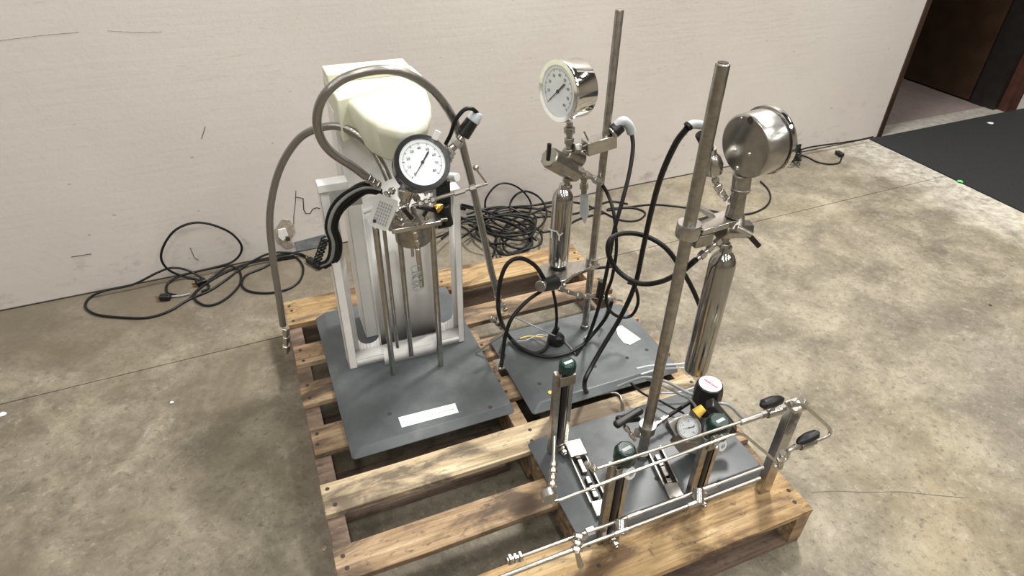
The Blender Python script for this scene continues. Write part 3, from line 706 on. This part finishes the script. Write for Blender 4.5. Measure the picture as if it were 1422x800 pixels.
s3 = thing('rod_stand', (.712, .246, 0), 'tall steel rod stand on a grey base at the front right of the pallet', 'lab stand')
base_plate(.482, .962, .106, .392, .04, s3, .040, .015, holes=[(at(x, y, z=.04).x, at(x, y, z=.04).y) for x, y in ((912, 665), (999, 669))])
MB().lathe((.712, .246, .04), (0, 0, 1), [(0, .016), (.015, .016), (.017, .0115), (.905, .0115), (.907, .0100)], 24).build('support_rod', 'dull', s3)
MB().lathe((.712, .246, .945), (0, 0, 1), [(0, .0085), (.003, .0085)], 16).build('rod_bore', 'darkfill', s3)
c3 = (.822, .257)
def armplate(parent, z, h, a, b, wa, wb_, mat='steel', nm='bracket_arm'):
    a, b = Vector((*a, z)), Vector((*b, z)); d_ = (b-a).normalized(); n_ = Vector((-d_.y, d_.x, 0))
    MB().prism([a-n_*wa, b-n_*wb_, b+n_*wb_, a+n_*wa], (0, 0, h)).build(nm, mat, parent, .002)
armplate(s3, .646, .012, (.730, .248), c3, .019, .021)
MB().lathe((.712, .246, .640), (0, 0, 1), [(0, .021), (.002, .022), (.026, .022), (.028, .021)], 28).build('clamp_collar', 'brushed', s3)
MB().box((.728, .236, .615), (.765, .262, .640)).build('clamp_block', 'dull', s3, .002)
bs = at(968, 287, y=0.279); MB().bar(bs, at(990, 300, y=0.269), .018, .008).build('clamp_lever', 'bright', s3, .001)
v3 = vessel('gauge_cylinder', 'long slim steel cylinder hung from the front stand, with the gauge turned away above it', c3, .264, .577, .0262)
Yc = .257
b3 = MB(); fitting(b3, at(1004, 342, y=Yc), at(1009, 322, y=Yc), .013, 2)
b3.cyl(at(1000, 318, y=0.249), at(1036, 318, y=0.269), .019, n=8, smooth=False); b3.cyl(at(1020, 322, y=0.239), at(1020, 296, y=0.259), .018, n=20)
b3.cyl(at(1031, 240, y=Yc), at(1029, 262, y=Yc), .0165, n=24); b3.cyl(at(1028, 262, y=Yc-.004), at(1019, 300, y=Yc-.006), .0130, .0165, n=8, smooth=False); b3.cyl(at(1029, 260, y=Yc), at(1028, 266, y=Yc), .0175)
b3.build('valve_block', 'dull', v3, .0008)
th = MB(); th.cyl(at(1022, 316, y=0.229), at(1042, 326, y=0.219), .006); th.build('valve_spindle', 'bright', v3)
MB().bar(at(1036, 322, y=0.222), at(1054, 342, y=0.214), .008, .010).build('tee_handle', 'black', v3, .002)
cr = MB(); fitting(cr, at(1014, 281, y=0.259), at(996, 262, y=0.274), .0085, 2); fitting(cr, at(998, 262, y=0.274), at(991, 244, y=0.284), .008, 2)
cr.lathe(at(992, 244, y=0.284), at(987, 206, y=0.289)-at(992, 244, y=0.284), [(0, .006), (.006, .015), (.022, .018), (.036, .015), (.044, .009), (.055, .010)], 24)
cr.build('transducer', 'steel', v3)
MB().cyl(at(984, 208, y=0.289), at(972, 186, y=0.289), .010, .009).build('connector', 'black', v3)
MB().tube(path([at(980, 175, y=0.291), at(970, 173, y=0.291), at(961, 173, y=0.291), at(956, 176, y=0.291)], 4), .0075, 12).build('connector_elbow', 'greyplug', v3)
MB().cyl(at(958, 173, y=0.291), at(954, 177, y=0.291), .0085).build('cable_gland', 'black', v3)
g3 = gauge(v3, at(1069, 193, y=0.254), (.975, .10, .06), .0555, .059, needle=1.2, numer=True, case='brushed')
rc = at(1035, 205, y=0.249); ax = Vector((.975, .10, .06)).normalized(); ctr = at(1069, 193, y=0.254)-ax*.059
def onback(px, py):
    d = at(px, py, y=.3)-CAM; return CAM+d*((ctr-CAM).dot(ax)/d.dot(ax))
for px_, py_, r_ in ((1042, 167, .0068),): MB().cyl(onback(px_, py_)-ax*.0008, onback(px_, py_)+ax*.001, r_).build('blowout_hole', 'darkfill', g3)
for px_, py_ in ((1021, 208), (1041, 214), (1024, 233), (1030, 164)):
    MB().sphere(onback(px_, py_), .0034 if py_ > 170 else .002, 8).build('rear_screw', 'chrome', g3)

# ------------------------------------------------------------------ stirrer knob and fittings hanging under the shelf of stand 2
kn = thing('metering_valve', (.71, .70, .20), 'black bodied valve with silver end disc under the round shelf', 'valve')
kc = at(771, 392, y=.69); k2 = at(752, 397, y=.665)
MB().cyl(k2, kc, .0165, .020, 20).build('valve_body', 'black', kn); MB().cyl(at(750, 398, y=.66), k2, .0155).build('end_disc', 'brushed', kn)
mf = MB(); fitting(mf, at(775, 400, y=.69), at(800, 409, y=.69), .008, 2); fitting(mf, at(800, 409, y=.69), at(822, 412, y=.69), .0095, 2); mf.cyl(at(820, 412, y=.69), at(842, 414, y=.69), .004); fitting(mf, at(846, 415, y=.68), at(864, 418, y=.68), .006, 2)
mf.cyl(at(777, 390, y=.69), at(788, 388, y=.69), .004); mf.sphere(at(783, 396, y=.68), .007)
mf.build('valve_tubing', 'bright', kn)
MB().cyl(at(833, 412, y=.685), at(836, 390, y=.685), .0125, .010).build('black_plug', 'black', kn)

# loose tripod of fittings at the end of the looped hose
lf = thing('tube_fitting', (.53, .70, .03), 'silver tee of small fittings and thin tube between the two rear bases', 'fitting')
t_ = MB(); J = at(702, 462, y=.70); t_.tube(path([at(694, 428, y=.79), at(693, 445, y=.74), J, at(694, 490, y=.70)]), .0048)
t_.cyl(J, at(661, 490, z=.035), .0028); t_.cyl(J, at(700, 470, y=.70), .006); t_.build('thin_tube', 'bright', lf)
for a_, b_, r_, n_ in ((at(698, 456, y=.70), at(681, 441, y=.70), .0075, 3), (at(702, 432, y=.72), at(698, 420, y=.73), .008, 2), (at(699, 492, y=.68), at(694, 514, y=.64), .007, 2)): fitting(MB(), a_, b_, r_, n_).build('nut', 'bright', lf)
bx = at(771, 468, z=.05)
pl = thing('power_plug', (bx.x, bx.y, .03), 'rounded black plug lying on the middle base beside the rod', 'plug')
MB().lathe((bx.x, bx.y, .031), (.25, -.1, .9), [(0, .024), (.012, .026), (.026, .020), (.032, .010)], 16).build('plug_body', 'black', pl)
MB().cyl((bx.x-.01, bx.y, .05), (bx.x+.004, bx.y, .085), .008).build('strain_relief', 'black', pl)

# ------------------------------------------------------------------ cables and cords
def cable(label, pts, r=.0045, name='black_cable', mat='rubber', cat='cable', group=None, n=8):
    return tag(MB().tube(path(pts, n), r, 10).build(name, mat), label, cat, group)
Yf = .70
cable('black cable dropping from the grey elbow of the rear gauge to the middle base', [at(877, 184, y=.71), at(879, 205, y=.69), at(874, 240, y=.66), at(864, 280, y=.63), at(853, 320, y=.61), at(844, 370, y=.60), at(833, 420, y=.60), at(822, 455, y=.62), at(812, 478, y=.66), at(800, 492, z=.036)], .0052)
cable('thick black cable from the front gauge falling past the front rod to the pallet', [at(955, 177, y=.291), at(938, 200, y=.32), at(918, 245, y=.36), at(904, 295, y=.41), at(893, 345, y=.45), at(882, 395, y=.47), at(862, 440, y=.48), at(838, 480, y=.47), at(822, 508, y=.455), at(812, 530, y=.43), at(815, 545, z=.02), at(830, 549, z=.005)], .0058)
h3 = cable('black hose from the long cylinder looping once around behind the front rod', [at(966, 361, y=.24), at(945, 378, y=.27), at(915, 392, y=.34), at(885, 393, y=.38), at(858, 376, y=.42), at(845, 352, y=.44), at(848, 332, y=.45), at(868, 324, y=.46), at(897, 328, y=.45), at(925, 345, y=.42), at(947, 375, y=.40), at(962, 402, y=.39), at(974, 430, y=.38)], .0055, 'black_hose', 'rubber', 'hose')
tp = MB(); fitting(tp, at(1000, 333, y=.245), at(968, 360, y=.24), .0085, 3); tag(tp.build('hose_coupling', 'bright'), 'bright coupling joining the black hose to the long cylinder valve', 'fitting')
cable('slim black hose from the rear outlet fitting ending in a small loop', [at(836, 256, y=.715), at(845, 272, y=.70), at(853, 300, y=.66), at(856, 345, y=.63), at(850, 385, y=.62), at(842, 410, y=.62), at(846, 430, y=.62), at(860, 440, y=.62), at(877, 438, y=.61), at(886, 420, y=.60), at(882, 398, y=.60), at(872, 392, y=.61)], .0045, 'black_hose', 'rubber', 'hose')
cable('black cable arching from the silver disc valve and sweeping round over the middle base', [at(756, 388, y=.68), at(744, 370, y=.67), at(725, 359, y=.66), at(707, 364, y=.655), at(696, 385, y=.65), at(692, 415, y=.645), at(694, 440, y=.64), at(706, 466, z=.06), at(725, 484, z=.045), at(755, 495, z=.04), at(785, 492, z=.04), at(808, 480, z=.04), at(825, 462, z=.06), at(842, 440, y=.66), at(850, 418, y=.66)], .0055)
cable('black cable bowing left from the disc valve and down between the rear bases', [at(752, 404, y=.68), at(732, 418, y=.66), at(712, 440, y=.64), at(703, 462, y=.63), at(699, 485, y=.62), at(696, 510, y=.60)], .0050)
cable('short black cable running straight down to the rounded plug', [at(768, 404, y=.70), at(772, 425, y=.69), at(773, 445, y=.68), at(771, 462, z=.07)], .0042)
cable('black cable curling from the rounded plug over the middle base', [at(764, 472, z=.04), at(756, 486, z=.037), at(740, 490, z=.037), at(722, 482, z=.037), at(708, 468, z=.045)], .0048)
cable('black cable passing behind the rear rod to the left', [at(850, 340+30, y=.75), at(832, 372, y=.76), at(808, 374, y=.79), at(786, 386, y=.80), at(765, 395, y=.78)], .0045)
cable('grey tube leaning behind the middle rod down onto its base', [at(846, 412, y=.70), at(842, 435, z=.08), at(828, 455, z=.04), at(812, 470, z=.036)], .0040, 'grey_tube', 'greytube', 'tube')
cable('thin pale wire slanting across the middle base', [at(705, 436, y=.74), at(735, 450, y=.76), at(765, 464, z=.07), at(782, 472, z=.036), at(800, 492, z=.036)], .0022, 'thin_wire', 'greytube', 'wire')
cable('tiny yellow wire on the left edge of the middle base', [at(722, 470, z=.035), at(735, 467, z=.04), at(752, 468, z=.04), at(764, 466, z=.05)], .0018, 'thin_wire', 'amber', 'wire')
cable('thin violet grey wire on the left edge of the middle base', [at(718, 474, z=.035), at(732, 472, z=.04), at(748, 465, z=.04), at(760, 467, z=.05)], .0016, 'thin_wire', 'greyplug', 'wire')
cable('tan tube curling down from the middle base onto the pale board', [at(830, 549, z=.005), at(848, 545, z=.006), at(860, 549, z=.006), at(865, 562, z=.008), at(867, 578, z=.044)], .0032, 'thin_tube', 'dull', 'tube')
# grey tubes bundled past the front rod's lower collar
for i, (lab, pts, r_) in enumerate((
    ('grey tube running over the front rod collar to the green valve, topmost of the bundle', [(858, 537, .06), (880, 528, .09), (898, 524, .11), (925, 530, .13), (955, 545, .14), (990, 558, .15), (1012, 563, .15), (1030, 580, .10)], .0038),
    ('grey tube bending down from the bundle to the yellow inlet', [(898, 526, .10), (922, 536, .12), (945, 548, .12), (960, 556, .13), (970, 570, .13)], .0036),
    ('thin pale tube curving behind the front rod toward the long cylinder', [(884, 512, .06), (905, 508, .06), (940, 506, .06), (960, 504, .06), (978, 506, .06)], .0030),
    ('second thin pale tube behind the front rod, just below the first', [(890, 520, .05), (915, 513, .05), (945, 511, .05), (975, 512, .05)], .0028),
    ('pale tube crossing under the bundle toward the black round cap', [(918, 546, .07), (942, 545, .07), (965, 538, .08), (980, 530, .09)], .0028),
    ('dark thin tube slanting behind the front rod across the base', [(874, 530, .05), (892, 546, .06), (915, 556, .06), (935, 567, .06), (950, 574, .06)], .0030))):
    cable(lab, [at(a, b, z=c) for a, b, c in pts], r_, 'grey_tube' if i < 5 else 'dark_tube', 'greytube' if i < 2 else ('greyplug' if i < 5 else 'rubber'), 'tube')
cable('black hose from the bright coupling up to the regulator on the front base', [at(928, 578, z=.085), at(945, 567, z=.09), at(962, 556, z=.10), at(976, 548, z=.11)], .0050, 'black_hose', 'rubber', 'hose')

# power cord by the wall on the left
cable('long black power cord lying in loose loops on the floor left of the pallet', [fl(a, b) for a, b in ((447, 368), (436, 362), (420, 355), (400, 351), (375, 352), (352, 362), (332, 375), (312, 390), (290, 404), (262, 416), (235, 432), (205, 441), (170, 441), (135, 437), (119, 427), (124, 414), (145, 404), (185, 395), (220, 378), (240, 372), (262, 376), (282, 388), (290, 399), (280, 405))], .0042, 'power_cord', 'rubber', 'power cord')
cable('black cord standing up in a big loop against the wall, left of the pallet', [fl(a, b) for a, b in ((284, 390), (262, 386), (236, 376), (224, 360), (228, 340), (243, 320), (266, 310), (290, 311), (318, 322), (334, 338), (334, 352), (322, 364), (300, 371), (270, 378), (248, 384), (233, 394), (232, 406), (244, 410))], .0042, 'power_cord', 'rubber', 'power cord')
cable('black cord in a low round loop beside the left end of the pallet', [fl(a, b) for a, b in ((262, 416), (275, 402), (296, 384), (318, 370), (332, 376), (334, 392), (322, 408), (303, 421), (285, 424), (271, 416), (272, 406), (292, 390), (318, 376), (345, 366), (385, 358))], .0040, 'power_cord', 'rubber', 'power cord')
cable('black cord looping under the hanging braided hose on the floor', [fl(a, b) for a, b in ((438, 364), (415, 352), (392, 356), (365, 372), (342, 382), (336, 395), (345, 404), (370, 407), (398, 402), (416, 390), (421, 372), (412, 358), (398, 353))], .0040, 'power_cord', 'rubber', 'power cord')
def plug(px, py, qx, qy, label):
    a, b = fl(px, py, -.113), fl(qx, qy, -.113)
    t = thing('power_plug', (a.x, a.y, FZ), label, 'plug'); d_ = (b-a).normalized()
    MB().bar(a, b, .024, .018).build('plug_body', 'black', t, .003)
    for s_ in (-1, 1): MB().bar(a-d_*.014+Vector((0, 0, s_*.005)), a, .0015, .005).build('prong', 'brass', t)
    return t
plug(222, 413, 237, 412, 'black three-pin plug of the floor cord by the left wall'); plug(384, 358, 408, 354, 'black in-line plug behind the hanging braided hose'); plug(428, 360, 446, 371, 'black connector at the foot of the cable bundle, left of the white stand')
cable('short grey green cord stub behind the left floor plug', [fl(237, 412), fl(250, 411), fl(264, 408)], .0036, 'power_cord', 'greytube', 'power cord')
plug(272, 394, 286, 389, 'black moulded joint in the loops of cord near the left wall')

# heap of power cords between pallet and wall
random.seed(21)
heap = [[(598, 300), (625, 283), (655, 290), (690, 297), (722, 300), (738, 310), (735, 335), (712, 352), (694, 350), (690, 330), (705, 315), (735, 312), (757, 322)],
        [(676, 297), (674, 275), (688, 259), (708, 256), (728, 266), (736, 285), (730, 305), (712, 318), (690, 312), (680, 298), (700, 290), (740, 284), (765, 280)],
        [(711, 297), (709, 282), (716, 268), (730, 264), (748, 275), (760, 292), (755, 310), (735, 322), (712, 330), (700, 342), (706, 350), (728, 348), (750, 338), (752, 322), (738, 314)],
        [(600, 318), (620, 310), (645, 318), (660, 330), (680, 342), (700, 352), (722, 352), (738, 340), (735, 325), (712, 312), (690, 305), (660, 303), (635, 312), (615, 330)],
        [(634, 300), (660, 310), (688, 318), (715, 322), (740, 318), (745, 300), (725, 292), (700, 296), (675, 308), (655, 322), (640, 334)],
        [(640, 282), (665, 290), (690, 300), (720, 310), (738, 324), (728, 344), (705, 341), (695, 325), (712, 306), (742, 296), (760, 286)],
        [(600, 292), (618, 300), (640, 300), (668, 312), (690, 330), (688, 346), (684, 358)],
        [(655, 322), (672, 306), (700, 300), (728, 302), (742, 312), (736, 328), (715, 334), (690, 326), (672, 314), (650, 306), (630, 300)],
        [(648, 296), (676, 288), (706, 290), (730, 300), (736, 314), (716, 324), (690, 322), (668, 312), (660, 300), (680, 292), (716, 288), (748, 290), (768, 296)],
        [(604, 332), (622, 322), (640, 308), (660, 300), (690, 306), (722, 318), (744, 334)],
        [(652, 312), (676, 322), (702, 328), (730, 324), (742, 308), (724, 298), (696, 300), (672, 310), (660, 324), (680, 338), (704, 336)]]
HL = {1: 'black cord rising in the tallest upright arc of the heap behind the pallet', 2: 'black cord rising in the second, smaller upright arc of the heap behind the pallet',
      6: 'black cord whose end hangs down out of the heap toward the back board', 0: 'black cord making the low loop at the front right of the heap'}
for i, pts in enumerate(heap):
    P = []
    for k, (a, b) in enumerate(pts):
        h = -.120+random.uniform(0, .03)+.012*(i % 4); P.append(fl(a+random.uniform(-2, 2), b+random.uniform(-2, 2), h))
    lab = HL.get(i, 'black cord tangled in the heap between the pallet and the wall')
    cable(lab, P, random.choice((.004, .0045, .0048)), 'power_cord', 'rubber', 'power cord', None if i in HL else 'black cords in the heap behind the pallet')
plug(634, 286, 646, 289, 'black plug at the left of the cord heap behind the white stand')
plug(664, 300, 676, 306, 'black plug on top of the cord heap behind the pallet')
cable('black cord running from the heap behind both rods along the floor to the right', [fl(a, b) for a, b in ((748, 290), (775, 284), (800, 281), (830, 291), (860, 305), (885, 306), (896, 296), (880, 289), (850, 289), (845, 292), (870, 288), (905, 284), (935, 286), (965, 290), (990, 293), (1010, 297), (1040, 297), (1062, 288), (1070, 275), (1066, 262), (1056, 252))], .0040, 'power_cord', 'rubber', 'power cord')
cable('straight black cord along the floor just behind the short cylinder', [fl(a, b) for a, b in ((755, 322), (780, 318), (800, 306), (818, 300), (838, 296))], .0042, 'power_cord', 'rubber', 'power cord')
cable('black cord resting along the foot of the wall behind the rear rod', [fl(a, b) for a, b in ((740, 302), (765, 300), (790, 298), (815, 292), (845, 280), (872, 283))], .0042, 'power_cord', 'rubber', 'power cord')
cable('black cord from behind the front gauge along the wall foot to the doorway', [fl(a, b) for a, b in ((1090, 214), (1104, 212), (1118, 206), (1140, 202), (1170, 198), (1195, 194), (1212, 190))], .0042, 'power_cord', 'rubber', 'power cord')
cable('black cord end curling to a plug on the floor near the doorway', [fl(a, b) for a, b in ((1100, 214), (1118, 217), (1135, 225), (1152, 228), (1165, 226), (1169, 219))], .0038, 'power_cord', 'rubber', 'power cord')
plug(1162, 211, 1170, 216, 'black plug on bare floor between the far gauge and the doorway')
wadp = [fl(1104+8*math.cos(a*2.3), 212+11*math.sin(a*1.7), -.10+.02*math.sin(a)) for a in [k*.5 for k in range(40)]]
cable('wadded black cord knot behind the front gauge', wadp, .0045, 'power_cord', 'rubber', 'power cord')

# ------------------------------------------------------------------ flow meters with dark green knobs, rails, regulator on stand 3
def flowmeter(px_top, Y, x, y, zb, zt, label, capw=.036, caph=.03, white=True):
    t = thing('flow_meter', (x, y, zb), label, 'flow meter', None)
    MB().box((x-.026, y-.006, zb), (x-.010, y+.008, zt)).build('side_bar', 'dull', t, .001)
    MB().box((x+.012, y-.004, zb+.02), (x+.022, y+.008, zt)).build('side_bar', 'steel', t, .001)
    MB().cyl((x+.001, y+.002, zb+.03), (x+.001, y+.002, zt-.01), .0085).build('sight_tube', 'black', t)
    f = MB(); f.box((x-.018, y-.012, zb+.002), (x+.020, y+.012, zb+.03)); fitting(f, (x+.002, y-.012, zb+.018), (x+.002, y-.034, zb+.016), .009, 2); f.build('lower_block', 'steel', t, .001)
    f = MB(); f.box((x-.016, y-.011, zt-.035), (x+.022, y+.012, zt-.008)); f.build('upper_block', 'dull', t, .001)
    if white:
        MB().cyl((x+.008, y-.024, zt-.014), (x+.006, y-.012, zt-.018), .0130).build('white_dial', 'white', t)
        MB().cyl((x+.0082, y-.0255, zt-.0138), (x+.008, y-.024, zt-.014), .0055).build('dial_hub', 'greyink', t)
    k = MB(); w = capw/2
    k.lathe((x+.004, y, zt), (0, 0, 1), [(0, w*.92), (.003, w), (caph*.75, w), (caph, w*.82)], 8, False); ko = k.build('knob', 'green', t, .003)
    MB().bar((x-.006, y-.004, zt+caph+.0004), (x+.014, y-.001, zt+caph+.0004), .007, .0008).build('knob_mark', 'greyplug', ko)
    return t
flowmeter(0, 0, .538, .335, .04, .292, 'slender flow meter with green knob at the back left corner of the front base', .040, .026, False)
flowmeter(0, 0, .546, .104, .002, .258, 'flow meter with green knob at the front left of the front base', .045, .036)
flowmeter(0, 0, .778, .118, .002, .222, 'flow meter with green knob in the middle of the front tube rack', .052, .042)
def rail(x0, y0, x1, y1, label, w=.036, block=True):
    t = thing('channel_rail', (x0, y0, .04), label, 'rail')
    a, b = Vector((x0, y0, .048)), Vector((x1, y1, .048)); d_ = (b-a).normalized(); n_ = Vector((-d_.y, d_.x, 0))
    MB().bar(a+Vector((0, 0, -.006)), b+Vector((0, 0, -.006)), w, .003).build('channel_floor', 'black', t)
    for s_ in (-1, 1): MB().bar(a+n_*s_*w/2, b+n_*s_*w/2, .0035, .014).build('channel_side', 'bright', t, .0006)
    if block: MB().bar(a-d_*.012+Vector((0, 0, .006)), a+d_*.036+Vector((0, 0, .006)), w+.006, .020).build('end_block', 'steel', t, .002)
    MB().bar(b-d_*.004, b+d_*.034, w, .010).build('end_block', 'steel', t, .002)
    for k in (.30, .42, .62, .78, .86):
        c = a+(b-a)*k; MB().bar(c-d_*.010, c+d_*.010, .012, .010, (0, 0, 1)).build('slider', 'bright' if k != .62 else 'dull', t, .002)
    return t
rail(.570, .320, .552, .165, 'bright edged channel rail along the left side of the front base')
rail(.745, .250, .724, .145, 'bright edged channel rail in front of the front rod', .034, False)

rg = thing('regulator', (.893, .272, .04), 'pressure regulator with fat black cap and round white face with red print', 'regulator')
rx, ry = .893, .272
MB().lathe((rx, ry, .06), (0, 0, 1), [(0, .028), (.01, .030), (.045, .030)], 10, False).build('body', 'dull', rg)
MB().lathe((rx, ry, .105), (0, 0, 1), [(0, .034), (.06, .034), (.078, .031), (.080, .028)], 10, False).build('black_cap', 'black', rg, .002)
fc = Vector((rx, ry, .1856)); MB().lathe(fc, (0, 0, 1), [(0, .0265), (.0008, .0265)], 32).build('white_face', 'white', rg)
va = Vector((.30, -.95, 0)).normalized()          # the print runs down the middle; its letters are too small to read
vb = Vector((va.y, -va.x, 0)); rp = MB(); s_ = -.018
while s_ < .018:
    l = random.uniform(.002, .004); p = fc+Vector((0, 0, .0011))+va*s_
    rp.add([p-vb*.003, p+vb*.003, p+va*l+vb*random.uniform(.0015, .003), p+va*l-vb*.003], [(0, 1, 2, 3)]); s_ += l+.0008
rp.build('red_print', 'redink', rg)
MB().box((rx-.075, ry-.02, .042), (rx-.01, ry+.035, .058)).build('foot_block', 'dull', rg, .003)
gv = thing('regulator', (.83, .19, .04), 'small dial regulator with yellow inlet beside the middle flow meter', 'regulator')
gc2 = at(957, 594, y=.185)
gauge(gv, gc2, (-.25, -.62, .74), .0255, .024, needle=.2, bezel='dull', case='dull', name='small_gauge', nm=4)
MB().bar(at(945, 600, y=.20)-Vector((0, 0, .03)), at(990, 605, y=.20)-Vector((0, 0, .03)), .04, .035).build('body', 'dull', gv, .003)
MB().prism([at(a, b, y=.21) for a, b in ((929, 588), (944, 580), (950, 600), (938, 606))], (0, .001, 0)).build('white_card', 'white', gv)
ye = MB(); ye.cyl(at(966, 575, y=.19), at(977, 566, y=.19), .012, .009); ye.build('yellow_inlet', 'amber', gv)
MB().bar(at(985, 560, y=.22), at(1018, 598, y=.18), .030, .022).build('black_bonnet', 'black', gv, .004)
MB().bar(at(1002, 575, y=.17), at(1019, 597, y=.16), .012, .01).build('bonnet_strap', 'black', gv, .002)
# black T handled valve by the front rod
tv = thing('toggle_valve', (.68, .25, .05), 'steel valve with a fat black bar handle left of the front rod', 'valve')
MB().bar(at(854, 591, y=.26), at(891, 569, y=.28), .018, .015).build('bar_handle', 'black', tv, .005)
MB().bar(at(858, 583, y=.27), at(886, 580, y=.28), .020, .012).build('handle_hub', 'black', tv, .004)
st_ = MB(); fitting(st_, at(868, 592, y=.25), at(882, 612, y=.235), .006, 2); fitting(st_, at(885, 600, y=.25), at(898, 606, y=.25), .012, 2); st_.build('valve_stem', 'steel', tv)
st2 = MB(); fitting(st2, at(900, 598, z=.075), at(928, 578, z=.085), .0075, 3); st2.build('hose_coupling', 'bright', tv)
MB().lathe((.712, .246, .125), (0, 0, 1), [(0, .019), (.022, .019)], 20).build('lower_collar', 'dull', s3)

# ------------------------------------------------------------------ tube manifold across the front
mn = thing('tube_manifold', (.942, .079, 0), 'rack of long thin steel tubes with two black handled ball valves', 'tube rack')
pz = .275
MB().box((.928, .074, .0), (.958, .078, pz)).build('post', 'brushed', mn, .001); MB().box((.928, .078, 0), (.931, .094, pz)).build('post_flange', 'brushed', mn, .0006)
MB().box((.924, .066, pz), (.964, .097, pz+.009)).build('post_cap', 'bright', mn, .001)
YT = .066
A0, A1 = at(826, 652, y=YT), at(1060, 576, y=YT)
mtu = MB(); mtu.cyl(A0, A1, .0029); fitting(mtu, A0, at(814, 643, y=YT), .007, 2); mtu.cyl(at(1028, 587, y=YT), A1, .0058); mtu.build('steel_tube', 'bright', mn)
YU = .048
B = [at(772, 697, y=YU), at(880, 655, y=YU), at(985, 616, y=YU), at(1018, 604, y=YU), at(1032, 604, y=YU), at(1042, 611, y=YU), at(1062, 628, y=YU-.002), at(1080, 643, y=YU-.004)]
MB().tube(path(B, 6), .0029).build('steel_tube', 'bright', mn)
dsk = MB(); dc = at(763, 691, y=YU); dsk.cyl(dc+Vector((0, -.004, 0)), dc+Vector((.001, .012, .002)), .014, n=20); fitting(dsk, at(768, 697, y=YU), at(776, 695, y=YU), .006, 1); dsk.build('end_cap', 'steel', mn)
ch = MB(); fitting(ch, at(767, 676, y=YU+.02), at(769, 640, y=YU+.06), .0078, 4); ch.cyl(at(769, 640, y=YU+.06), at(770, 606, y=YU+.1), .0032); ch.cyl(at(765, 688, y=YU), at(767, 674, y=YU+.02), .003); ch.build('riser_fittings', 'bright', mn)
YL = .052
C0, C1 = at(724, 773, y=YL), at(1060, 649, y=YL)
lo_ = MB(); lo_.cyl(C0, C1, .0035); d_ = C1-C0
fitting(lo_, C0, at(703, 779, y=YL), .0105, 3); lo_.hexa(C0+d_*.24, C0+d_*.27, .008); lo_.cyl(C0+d_*.40, C0+d_*.46, .0056); lo_.cyl(C0+d_*.72, C0+d_*.78, .0056); lo_.build('steel_tube', 'bright', mn)
YM = .030
D0, D1 = at(680, 808, y=YM), at(1056, 664, y=YM)
lo2 = MB(); lo2.cyl(D0, D1, .0035); d_ = D1-D0; lo2.cyl(D0+d_*.42, D0+d_*.47, .0058); lo2.cyl(D0+d_*.70, D0+d_*.75, .0058); lo2.cyl(D0, D0+d_*.30, .0044); lo2.build('steel_tube', 'bright', mn)
cl_ = MB(); fitting(cl_, at(805, 741, y=.045), at(800, 768, y=.025), .0115, 3); cl_.cyl(at(801, 766, y=.022), at(806, 786, y=.015), .0045, .0065); cl_.build('thumb_valve', 'bright', mn)
for a, b in ((862, 735), (970, 692)):
    w = MB(); w.cyl(at(a, b-14, y=.05), at(a, b+8, y=.028), .011, n=12); w.build('tube_clamp', 'steel', mn, .001)
def ballvalve(a, b, ang_pts, label=None):
    v = MB(); a, b = Vector(a), Vector(b); v.hexa(a, a+(b-a)*.35, .0075); v.hexa(b-(b-a)*.35, b, .0075); v.cyl(a+(b-a)*.22, b-(b-a)*.22, .0105)
    o = v.build('ball_valve', 'steel', mn)
    h = MB(); p0, p1 = ang_pts; d_ = (p1-p0); u_, w_ = perp(d_.normalized())
    h.lathe(p0, d_, [(0, .004), (d_.length*.12, .010), (d_.length*.5, .012), (d_.length*.85, .009), (d_.length, .004)], 14)
    h.build('lever_handle', 'black', o)
    MB().cyl((a+b)/2, (p0+p1)/2, .0045).build('valve_stem', 'steel', o)
ballvalve(at(1057, 577, y=YT), at(1090, 566, y=YT), (at(1055, 567, y=YT-.006)+Vector((0, 0, .008)), at(1086, 558, y=YT-.006)+Vector((0, 0, .008))))
elb = MB(); fitting(elb, at(1096, 562, y=YT), at(1112, 560, y=YT), .0075, 2); fitting(elb, at(1112, 556, y=YT), at(1120, 566, y=YT), .0095, 1); elb.build('elbow', 'bright', mn)
xs = at(1117, 563, y=YT)
E_ = [xs, at(1135, 579, y=YT-.004), at(1150, 593, y=YT-.008), at(1153, 600, y=YT-.010), at(1148, 606, y=YT-.012), at(1134, 612, y=YT-.012)]
MB().tube(path(E_, 6), .0040).build('steel_tube', 'bright', mn)
ballvalve(at(1132, 613, y=.052), at(1104, 621, y=.050), (at(1137, 601, y=.045), at(1107, 615, y=.045)))
e3 = MB(); e3.tube(path([at(1104, 621, y=.050), at(1096, 625, y=.049), at(1092, 635, y=.048), at(1084, 642, y=.046)], 5), .0052); fitting(e3, at(1084, 637, y=.044), at(1083, 650, y=.044), .0085, 2); fitting(e3, at(1086, 628, y=.05), at(1090, 634, y=.05), .008, 1); e3.cyl(at(1075, 648, y=.05), at(1085, 644, y=.046), .006); e3.build('elbow', 'bright', mn)
# black toggle body right of the knob of the middle flow meter
sm = MB(); fitting(sm, at(990, 610, y=.07), at(1012, 604, y=.08), .007, 2); sm.sphere(at(995, 622, y=.06), .0055); sm.build('small_fitting', 'bright', mn)
